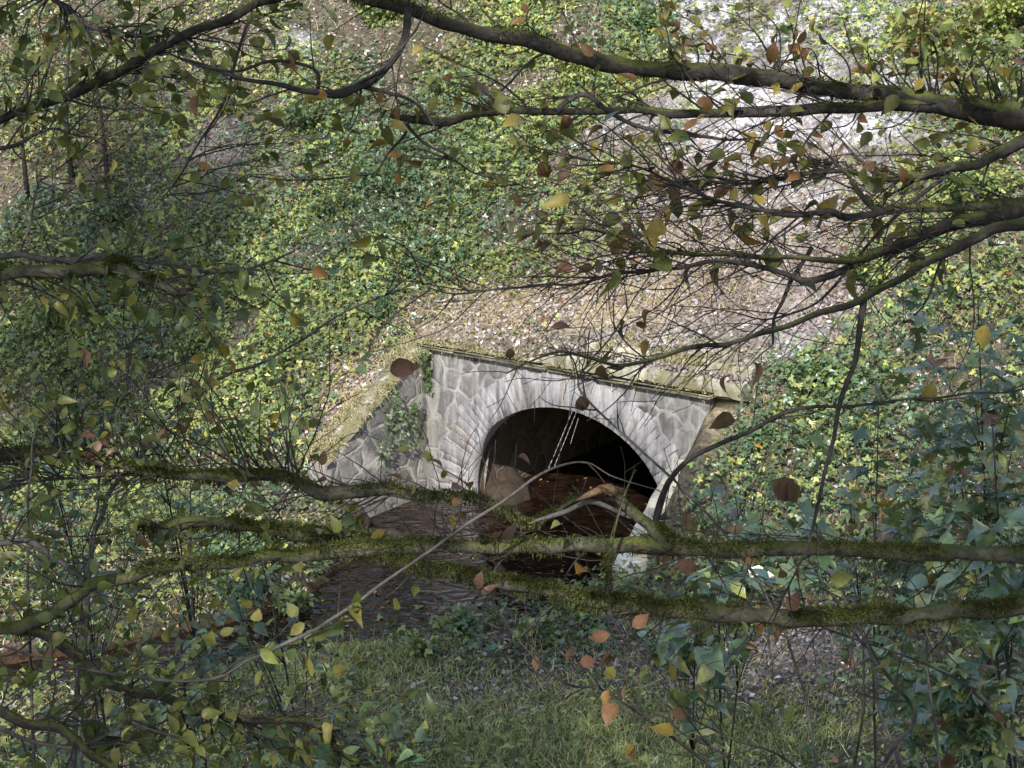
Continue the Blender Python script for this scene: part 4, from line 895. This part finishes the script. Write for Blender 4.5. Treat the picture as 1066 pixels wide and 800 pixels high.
# leafy sprays: leaves hung on fine twigs that leave the nearest bough
def spray(tree, specs, name='leaf_spray', dens=.95):
    ta_, la = Acc(), Acc(); nn_ = np.array(tree.nodes)
    for cx, cy, rx, ry, n, pal, side in specs:
        q = 0; n = int(n * dens)
        while q < n:
            m = int(min(n - q, rng.integers(2, 6))); q += m
            tx, ty = cx + rng.normal() * rx * .6, cy + rng.normal() * ry * .6
            i = np.argmin(np.hypot(nn_[:, 0] - tx - side * 45, (nn_[:, 1] - ty) * 1.3) + rng.random(len(nn_)) * 30); s0 = nn_[i]
            mid = (s0[:2] + [tx, ty]) / 2 + rng.normal(size=2) * 12; d1 = s0[2] + rng.normal() * .12
            Q = catmull(np.array([[s0[0], s0[1], s0[2]], [mid[0], mid[1], (s0[2] + d1) / 2], [tx, ty, d1]]), 6.); P = at(Q[:, 0], Q[:, 1], Q[:, 2])
            tube(ta_, P, np.linspace(1.2, .45, len(P)) * s0[2] / F, 4, (.06, .045, .04))
            for k in range(m):
                j = len(P) - 1 - int(k * len(P) / m * .6); j = max(j, 1)
                leaf_at(la, P[j], norm(P[j] - P[j - 1]) * .8 + rng.normal(size=3) * .7 - [0, 0, .3], rng.uniform(.032, .062), pal, spread=.8)
    o = tag(build(name, ta_, M_TWIG, tree.root), kind='stuff'); tag(build('foliage', la, M_LEAF, o), kind='stuff')
spray(right, [(850, 50, 190, 45, 90, 'autumn', 1), (860, 30, 160, 30, 50, 'ygreen', 1), (800, 165, 110, 30, 70, 'autumn', 1), (1010, 70, 70, 50, 80, 'autumn', 1), (1000, 40, 70, 40, 30, 'ygreen', 1), (700, 200, 150, 50, 26, 'autumn', 1), (560, 130, 120, 50, 30, 'autumn', 1), (960, 150, 90, 50, 30, 'autumn', 1), (640, 30, 120, 30, 20, 'autumn', 1), (420, 90, 80, 50, 24, 'dkgreen', 1), (1000, 200, 60, 40, 16, 'ygreen', 1), (450, 190, 120, 60, 20, 'autumn', 1),
              (850, 590, 180, 40, 8, 'brown', 1), (640, 690, 90, 40, 4, 'brown', 0), (430, 540, 140, 40, 16, 'autumn', 1), (130, 440, 150, 60, 50, 'autumn', 1), (120, 460, 60, 22, 30, 'brown', 1), (120, 420, 130, 60, 50, 'dkgreen', 1), (200, 540, 170, 40, 50, 'dkgreen', 1), (300, 430, 90, 60, 26, 'green', 1)])
spray(left, [(70, 35, 110, 40, 120, 'dkgreen', -1), (30, 110, 60, 60, 50, 'dkgreen', -1), (190, 40, 90, 40, 60, 'dkgreen', -1), (100, 60, 80, 30, 24, 'autumn', -1), (90, 310, 130, 50, 70, 'dkgreen', -1), (200, 300, 110, 50, 40, 'green', -1), (230, 340, 100, 50, 20, 'autumn', -1), (60, 700, 110, 60, 70, 'dkgreen', -1), (220, 760, 150, 40, 90, 'dkgreen', -1), (330, 770, 110, 30, 50, 'bgreen', -1), (30, 560, 50, 60, 40, 'dkgreen', -1)])
def twig_field(tree, x0, x1, y0, y1, n, ang, sd_, ln, lp, pal, r=(.5, 1.1)):
    ta_, la = Acc(), Acc(); nn_ = np.array(tree.nodes)
    for q in range(n):
        tx, ty = rng.uniform(x0, x1), rng.uniform(y0, y1); i = np.argmin(np.hypot(nn_[:, 0] - tx, nn_[:, 1] - ty) + rng.random(len(nn_)) * 25)
        grow(ta_, la, nn_[i, :3] + [0, 0, 0], ang + rng.normal(0, sd_), rng.uniform(*ln), rng.uniform(*r), 0, lp, pal, (.034, .06))
    o = tag(build('fine_twigs', ta_, M_TWIG, tree.root), kind='stuff')
    if la.n: tag(build('foliage', la, M_LEAF, o), kind='stuff')
twig_field(right, 0, 460, 470, 600, 44, 180, 40, (60, 200), .10, 'dkgreen')
twig_field(right, 0, 330, 480, 520, 34, 235, 35, (80, 220), .14, 'dkgreen')
twig_field(right, 430, 760, 560, 580, 24, 245, 30, (50, 150), .008, 'brown', (.5, .9))
twig_field(right, 560, 900, 280, 380, 22, 160, 30, (60, 160), .01, 'brown', (.5, .9))
twig_field(right, 600, 1060, 560, 650, 34, 130, 45, (50, 150), .025, 'autumn')
twig_field(left, 0, 200, 100, 310, 40, 10, 45, (70, 220), .16, 'dkgreen')
twig_field(left, 0, 400, 650, 790, 40, -20, 50, (60, 180), .2, 'dkgreen')
# single leaves that stand out
la = Acc()
for x, y, d, ln, ax, pal in [(400, 388, 4.6, .085, (1, 0, .25), 'brown'), (626, 376, 4.05, .055, (.1, .2, -1), 'brown'), (604, 408, 4.2, .06, (.15, .2, -1), 'brown'), (770, 437, 4.4, .07, (-1, 0, -.1), 'brown'), (800, 496, 4.3, .1, (.6, .1, -.5), 'brown'), (812, 492, 4.3, .1, (.1, .3, -1), 'brown'), (818, 500, 4.3, .08, (.5, .3, -.8), 'brown'), (530, 360, 4.1, .04, (.1, .3, -1), 'brown'), (640, 660, 4.6, .07, (-.9, .1, -.2), 'brown'), (655, 655, 4.6, .06, (.8, .2, .5), 'brown'), (640, 690, 4.5, .06, (-.3, .2, -1), 'dkgreen'), (600, 690, 4.4, .05, (1, .2, 0), 'brown'), (700, 590, 4.7, .07, (1, .2, -.1), 'brown'), (860, 605, 4.7, .07, (1, .2, .1), 'autumn'), (880, 545, 4.5, .05, (.6, .2, -.6), 'brown'), (575, 130, 4.9, .065, (0, .3, -1), 'autumn'), (585, 115, 4.9, .075, (.2, .2, -1), 'autumn'), (805, 40, 5.0, .08, (0, .2, -1), 'autumn'), (560, 165, 4.9, .07, (.5, .2, -1), 'autumn'), (345, 100, 4.8, .06, (-1, .2, 0), 'autumn'), (195, 315, 5.0, .09, (-.2, .2, -1), 'autumn'), (320, 284, 5.1, .06, (1, .2, 0), 'orange'), (85, 360, 5.1, .06, (.2, .3, -1), 'brown'), (820, 640, 4.6, .06, (.4, .2, .9), 'brown')]:
    leaf_at(la, at(x, y, d), ax, ln, pal, nrm_=norm(np.array([rng.normal() * .3, -.9, .5])))
so = build('hanging_leaves', la, M_DRY, right.root); so['label'] = 'curled brown leaves hanging singly from the twigs'

# trunks and crowns outside the picture: the crown is what shades the bank below
def crown(tree, base, top, r0, centre, rad, n, nb, leafsize=(.09, .15)):
    a = Acc(); b = np.array(base, float) - [0, 0, .25]; k = np.linspace(0, 1, 26)[:, None]
    P = b + k * (np.array(top) - b) + (vnoise(np.stack([k[:, 0] * 4, k[:, 0] * 0, k[:, 0] * 0 + base[0]], -1)) - .5)[:, None] * [.3, .3, 0]
    tube(a, P, r0 * (1.25 * np.exp(-k[:, 0] * 9) + 1.05 - .85 * k[:, 0]), 16, None, .08)
    build('trunk', a, M_BARK, tree.root, True)
    c = np.array(centre, float); rad = np.array(rad, float); ba = Acc(); tips = []
    for q in range(nb):
        e = c + rand_dir(1)[0] * rad * rng.uniform(.55, 1.) ** .7; s0 = P[int(rng.uniform(.55, .98) * 25)]
        m = (s0 + e) / 2 + rng.normal(size=3) * .3 + [0, 0, .25]; X = catmull(np.array([s0, m, e]), .25); tube(ba, X, np.linspace(.05, .012, len(X)), 6); tips.append(X)
        for q2 in range(5):
            s1 = X[rng.integers(len(X) // 3, len(X))]; e1 = s1 + rng.normal(size=3) * rad * .22; Y = catmull(np.array([s1, (s1 + e1) / 2 + rng.normal(size=3) * .1, e1]), .25); tube(ba, Y, np.linspace(.014, .005, len(Y)), 4); tips.append(Y)
    T = np.concatenate(tips); P = T[rng.integers(0, len(T), n)] + rng.normal(size=(n, 3)) * .32
    P = P[P[:, 2] > CAMH + .5 - .03 * np.maximum(P[:, 1], 0)]
    f = Acc(); m = len(P); add_leaves(f, LEAF_MID, P, rng.normal(size=(m, 3)) - [0, 0, .4], up_normals(m, .5), rng.uniform(*leafsize, m), cols('green', m))
    o = build('crown', ba, M_BARK, tree.root); build('foliage', f, M_LEAF, o)
crown(right, RB, (4.2, 5.0, 17.), .24, (1.6, -1.2, 14.2), (5.6, 7.2, 4.2), 62000, 70)
crown(left, LB, (-5.0, 6.0, 17.), .22, (-5.4, -.2, 14.), (5.2, 7.6, 4.3), 62000, 70)

# ------------------------------------------------------------------ saplings and understorey
def sapling(name, base, region, depth, n, size, pals, label, mat, tmpl, r0=.012, nb=9, group=None, stem_mat=M_TWIG, flat=.45, cat='sapling'):
    """stem from the ground, side shoots into the space of the region, leaves in pairs along them"""
    base = np.array([base[0], base[1], height(np.array([base[0]]), np.array([base[1]]))[0]]); root = empty(name, base, label, cat, group)
    cx, cy, rx, ry = region; a = Acc(); f = Acc()
    top = at(cx + rng.normal() * rx * .15, cy - ry * .9, (depth[0] + depth[1]) / 2); mid = base + (top - base) * .5 + rng.normal(size=3) * .1
    S = catmull(np.array([base - [0, 0, .05], mid, top]), .12); tube(a, S, np.linspace(r0, r0 * .3, len(S)), 7, None, .1)
    per = max(2, n // nb)
    for q in range(nb):
        e = at(cx + rng.uniform(-1, 1) * rx, cy + rng.uniform(-1, 1) * ry, rng.uniform(*depth)); i = int(np.argmin(np.linalg.norm(S - e + [0, 0, .35], axis=1))); i = max(i, int(len(S) * .6)); s0 = S[max(i - 1, 0)]
        m = (s0 + e) / 2 + rng.normal(size=3) * .05 + [0, 0, .06]; X = catmull(np.array([s0, m, e]), .05); tube(a, X, np.linspace(r0 * .3, r0 * .12, len(X)), 5)
        k = np.clip((len(X) * (1 - rng.random(per) ** 1.4 * .8)).astype(int), 1, len(X) - 1); P = X[k] + rng.normal(size=(per, 3)) * .035
        A = norm(X[k] - X[k - 1]) * .5 + rng.normal(size=(per, 3)) * [.8, .8, .3] - [0, 0, .2]
        C = np.concatenate([cols(pals[z], 1) for z in rng.integers(0, len(pals), per)]); add_leaves(f, tmpl, P, A, up_normals(per, flat), rng.uniform(*size, per), C)
    build('stem', a, stem_mat, root, True); build('foliage', f, mat, root); return root
G1 = 'leafy saplings on the right bank'
MP = ['bgreen', 'bgreen', 'green', 'green', 'green', 'ygreen', 'autumn']
for bx, by, reg, dp, n, lab in [
    (3.0, 10.6, (1010, 355, 60, 50), (10., 11.4), 70, 'tall broad leaved sapling at the right edge, topmost of its kind'),
    (2.4, 11.2, (930, 470, 80, 50), (10.4, 12.), 110, 'sapling of wide blue green leaves right of the drooping twig'),
    (3.1, 10.2, (1030, 500, 50, 70), (9.6, 11.), 110, 'sapling with orange and green leaves against the right edge'),
    (1.5, 12.6, (790, 540, 70, 35), (12., 13.6), 90, 'low blue green sapling just right of the arch'),
    (2.2, 12.0, (890, 560, 90, 40), (11., 13.), 120, 'spreading sapling behind the upper long bough'),
    (1.5, 11.2, (760, 600, 70, 22), (10.6, 11.8), 60, 'sapling with pale blue leaves between the two long boughs'),
    (3.0, 9.6, (1020, 610, 60, 40), (9., 10.4), 80, 'sapling between the long boughs at the right edge'),
    (1.25, 10.6, (715, 655, 40, 25), (10., 11.), 40, 'slight sapling under the lower long bough right of centre'),
    (2.6, 9.2, (1000, 720, 70, 70), (8.6, 9.8), 130, 'dense low sapling in the lower right corner')]:
    sapling('maple_sapling', (bx, by), reg, dp, int(n * 1.8), (.1, .2), MP, lab, M_SHEEN, LEAF_MAPLE if rng.random() < .6 else LEAF_HI, .011, 10, G1)
G2 = 'hazel shrubs below the viewpoint'
HZ = ['dkgreen', 'dkgreen', 'bgreen', 'green']
for bx, by, reg, dp, n, lab in [
    (-2.3, 9.6, (60, 760, 90, 60), (8.8, 10.), 170, 'dark hazel shrub in the lower left corner'),
    (-1.6, 9.8, (190, 700, 80, 60), (9., 10.4), 190, 'dark hazel shrub under the forked left bough'),
    (-1.2, 10.2, (280, 620, 60, 40), (9.6, 10.8), 130, 'dark hazel shrub in front of the left stream bank'),
    (-.8, 9.2, (360, 765, 80, 40), (8.6, 9.8), 150, 'blue leaved hazel shrub at the bottom left of centre'),
    (-2.2, 10.8, (90, 620, 70, 50), (10., 11.4), 150, 'dim hazel shrub behind the left end of the long bough'),
    (-2.6, 11.6, (40, 500, 70, 60), (10.8, 12.4), 140, 'dim green hazel shrub at the left edge half way up'),
    (-2.1, 12.2, (150, 420, 90, 50), (11.6, 13.), 120, 'thin hazel shrub before the lit left slope')]:
    sapling('hazel_shrub', (bx, by), reg, dp, n, (.06, .11), HZ, lab, M_GLOSS, LEAF_HI, .012, 14, G2, cat='shrub')

def stem(name, pts, mat, label, group='bare stems by the viewpoint', twigs=0, lp=.03, pal='autumn', tl=(30, 90), sides=7):
    """a thin bare stem; its first point runs on down to the ground"""
    pts = np.array(pts, float); p0 = at(pts[0, 0], pts[0, 1], pts[0, 2]); x, y = p0[0] + rng.normal() * .05, p0[1] - .1
    B = np.array([x, y, height(np.array([x]), np.array([y]))[0]]); root = empty(name, B, label, 'sapling', group)
    Q = catmull(pts, 5.); Q[:, 0] += (vnoise(np.stack([np.arange(len(Q)) * .2 + rng.random() * 9, 0 * Q[:, 0], 0 * Q[:, 0]], -1)) - .5) * 3
    P = at(Q[:, 0], Q[:, 1], Q[:, 2]); r = .78 * Q[:, 3] * Q[:, 2] / F; k = np.linspace(0, 1, 12, endpoint=False)[:, None]; t0 = norm(P[0] - P[min(6, len(P) - 1)]); L = np.linalg.norm(B - P[0])
    X = (1 - k) ** 2 * B + 2 * (1 - k) * k * (P[0] + t0 * L * .45) + k ** 2 * P[0]
    a = Acc(); tube(a, np.vstack([X, P]), np.concatenate([r[0] * (1.3 - .3 * k[:, 0]), r]), sides, None, .12); ta_, la = Acc(), Acc()
    for q in range(twigs):
        i = max(1, min(int(len(Q) * rng.uniform(.15, 1)), len(Q) - 1)); tg = math.degrees(math.atan2(Q[i, 1] - Q[i - 1, 1], Q[i, 0] - Q[i - 1, 0]))
        grow(ta_, la, Q[i, :3], tg + rng.choice([-1, 1]) * rng.uniform(20, 50), rng.uniform(*tl), min(1., Q[i, 3] * .7), 1, lp, pal, (.045, .075))
    o = build('stem', a, mat, root, True)
    if ta_.n: tag(build('twigs', ta_, M_TWIG, root), kind='stuff')
    if la.n: build('foliage', la, M_LEAF, root)
stem('bare_sapling', px([(92, 600), (98, 556), (109, 534), (116, 509), (146, 475), (165, 445), (184, 426), (214, 404), (240, 389), (274, 378), (319, 351), (360, 325), (400, 308), (430, 296)], (5.6, 5.5), [4, 3.6, 3.2, 3, 2.8, 2.6, 2.4, 2.2, 2, 1.6, 1.2, .8]), M_PALE, 'pale slender sapling arching up across the left slope to the right', twigs=12)
stem('bare_sapling', px([(0, 672), (38, 684), (90, 697), (131, 703), (180, 709), (225, 706), (255, 690), (308, 665), (338, 650), (371, 628), (400, 607), (431, 586), (472, 556), (521, 524), (554, 499), (582, 485), (610, 482), (640, 497), (690, 512)], (4.4, 4.6), [1.6, 1.8, 2.2, 2.4, 2.6, 2.6, 2.6, 2.6, 2.5, 2.4, 2.3, 2.2, 2.1, 1.8, 1.3, .9, .5]), M_PALE, 'long straight pale stem slanting in front of the stream to the arch', twigs=9)
stem('bare_sapling', px([(30, 640), (30, 535), (34, 468), (38, 440)], (5.0, 5.0), [2, 1.8, 1.5, 1]), M_PALE, 'short pale upright stem at the left edge', twigs=3)
stem('bare_sapling', px([(100, 540), (109, 460), (129, 400), (135, 374), (140, 340)], (5.4, 5.4), [1.9, 1.7, 1.4, 1.1, .7]), M_PALE, 'thin pale upright stem left of the brown leaf cluster', twigs=4)
stem('bare_sapling', px([(740, 800), (733, 793), (700, 768), (671, 748), (626, 718), (596, 714), (566, 695), (536, 661), (513, 624), (505, 590)], (4.6, 4.7), [2, 2, 1.9, 1.8, 1.7, 1.5, 1.3, 1.1, .8, .5]), M_TWIG, 'dark whip rising leftward from the bottom below the lower bough', twigs=8, lp=.1, pal='brown')
stem('bare_sapling', px([(780, 810), (752, 784), (711, 764), (690, 746), (667, 747), (640, 735)], (4.5, 4.6), [1.7, 1.6, 1.5, 1.3, 1, .6]), M_TWIG, 'short dark whip at the bottom right of centre', twigs=6, lp=.1)
stem('bare_sapling', px([(840, 810), (808, 785), (770, 772), (733, 755), (695, 735), (675, 715)], (4.5, 4.6), [1.7, 1.6, 1.5, 1.3, 1, .6]), M_TWIG, 'dark arching whip over the grass right of the bottom centre', twigs=7, lp=.1)
stem('bare_sapling', px([(934, 790), (932, 781), (917, 744), (910, 695), (898, 662), (886, 640), (875, 610)], (6.2, 6.4), [3.4, 3.2, 2.8, 2.6, 2.2, 1.8, 1]), M_PALE, 'grey sapling stem with a hooked neighbour in the lower right', twigs=5)
stem('bare_sapling', px([(932, 775), (936, 768), (947, 760), (951, 740), (936, 718), (920, 698), (905, 670)], (6.2, 6.4), [2.8, 2.8, 2.8, 2.8, 2.6, 2.2, 1.4]), M_TWIG, 'hooked dark stem beside the grey sapling in the lower right', twigs=3)
stem('bare_sapling', px([(974, 765), (966, 706), (966, 658), (970, 620)], (6.6, 6.6), [2, 1.8, 1.5, .9]), M_PALE, 'thin pale upright stem right of the hooked one', twigs=3)
stem('bare_sapling', px([(960, 690), (920, 675), (860, 655), (840, 640), (800, 632), (745, 615)][::1], (5.2, 5.0), [1.6, 1.5, 1.3, 1.1, .9, .6]), M_TWIG, 'thin whip beneath the lower bough on the right', twigs=6, lp=.08)
stem('bare_sapling', px([(700, 560), (702, 500), (640, 445), (604, 405), (612, 380), (640, 345), (668, 300), (690, 260)][1:], (5., 5.2), [1.8, 1.7, 1.5, 1.4, 1.2, 1, .6]), M_PALE, 'pale wavy stem crossing in front of the arch crown', twigs=10, tl=(30, 80))
# young trunks on the shaded left of the slope
def young_tree(px0, py0, h, lean, label, n=260):
    B = ground_hit(px0, py0); root = empty('young_tree', B, label, 'tree', 'young trees on the slope'); top = B + [lean, .2, h]
    S = catmull(np.array([B - [0, 0, .1], B + (top - B) * .5 + rng.normal(size=3) * .1, top]), .15); a = Acc(); tube(a, S, np.linspace(.055, .02, len(S)), 8, None, .12); f = Acc(); b = Acc(); pp = []
    for q in range(14):
        s0 = S[rng.integers(len(S) // 3, len(S))]; e = s0 + rng.normal(size=3) * [.6, .5, .3] + [0, 0, .3]; X = catmull(np.array([s0, (s0 + e) / 2 + rng.normal(size=3) * .08, e]), .1); tube(b, X, np.linspace(.012, .004, len(X)), 5); pp.append(X)
    T = np.concatenate(pp); P = T[rng.integers(0, len(T), n)] + rng.normal(size=(n, 3)) * .08
    add_leaves(f, LEAF_MID, P, rng.normal(size=(n, 3)) - [0, 0, .4], up_normals(n, .6), rng.uniform(.06, .1, n), cols('autumn', n))
    build('trunk', a, M_BARK, root, True); o = build('crown', b, M_TWIG, root); build('foliage', f, M_LEAF, o)
young_tree(113, 205, 2.6, -.2, 'grey young tree on the upper left slope, right of its two mates')
young_tree(75, 190, 2.8, .1, 'grey young tree on the upper left slope, middle of three')
young_tree(30, 215, 2.6, .15, 'grey young tree nearest the left edge of the slope')
# unseen tall tree added on the left so its crown shades the slope
TB = np.array([-11.5, 12., 0.]); TB[2] = height(TB[0], TB[1])
tall = Tree('shade_tree', TB, 'tall tree added outside the view on the left to shade the slope', None)
crown(tall, TB, (-12.2, 11.6, 22.5), .3, (-13.2, 11.0, 20.2), (3.6, 4.2, 5.0), 34000, 60)

# ------------------------------------------------------------------ light
sd = norm(np.array([-.2, -.77, .6])); el = math.asin(sd[2]); az = math.atan2(sd[0], sd[1])
L = bpy.data.lights.new('sun', 'SUN'); L.energy = 3.3; L.angle = R(.5); L.color = (1, .965, .94)
so = bpy.data.objects.new('sun', L); COL.objects.link(so)
from mathutils import Vector
so.rotation_euler = Vector((-sd[0], -sd[1], -sd[2])).to_track_quat('-Z', 'Y').to_euler(); so.location = (-6, -20, 25)
wd_ = bpy.data.worlds.new('World'); sc.world = wd_; wd_.use_nodes = True; nt = wd_.node_tree
for n in list(nt.nodes): nt.nodes.remove(n)
sk = nt.nodes.new('ShaderNodeTexSky'); sk.sky_type = 'NISHITA'; sk.sun_disc = False; sk.sun_elevation = el; sk.sun_rotation = az
bg = nt.nodes.new('ShaderNodeBackground'); bg.inputs['Strength'].default_value = .15; wo = nt.nodes.new('ShaderNodeOutputWorld')
hs = nt.nodes.new('ShaderNodeHueSaturation'); hs.inputs['Saturation'].default_value = .85; nt.links.new(sk.outputs[0], hs.inputs['Color']); nt.links.new(hs.outputs[0], bg.inputs[0]); nt.links.new(bg.outputs[0], wo.inputs[0])
vs = sc.view_settings; vs.view_transform = 'Standard'; vs.look = 'None'; vs.gamma = 1; vs.use_curve_mapping = False; vs.exposure = 1.45
sc.render.engine = 'CYCLES'; sc.cycles.max_bounces = 6; sc.cycles.transparent_max_bounces = 4
sc.render.film_transparent = False
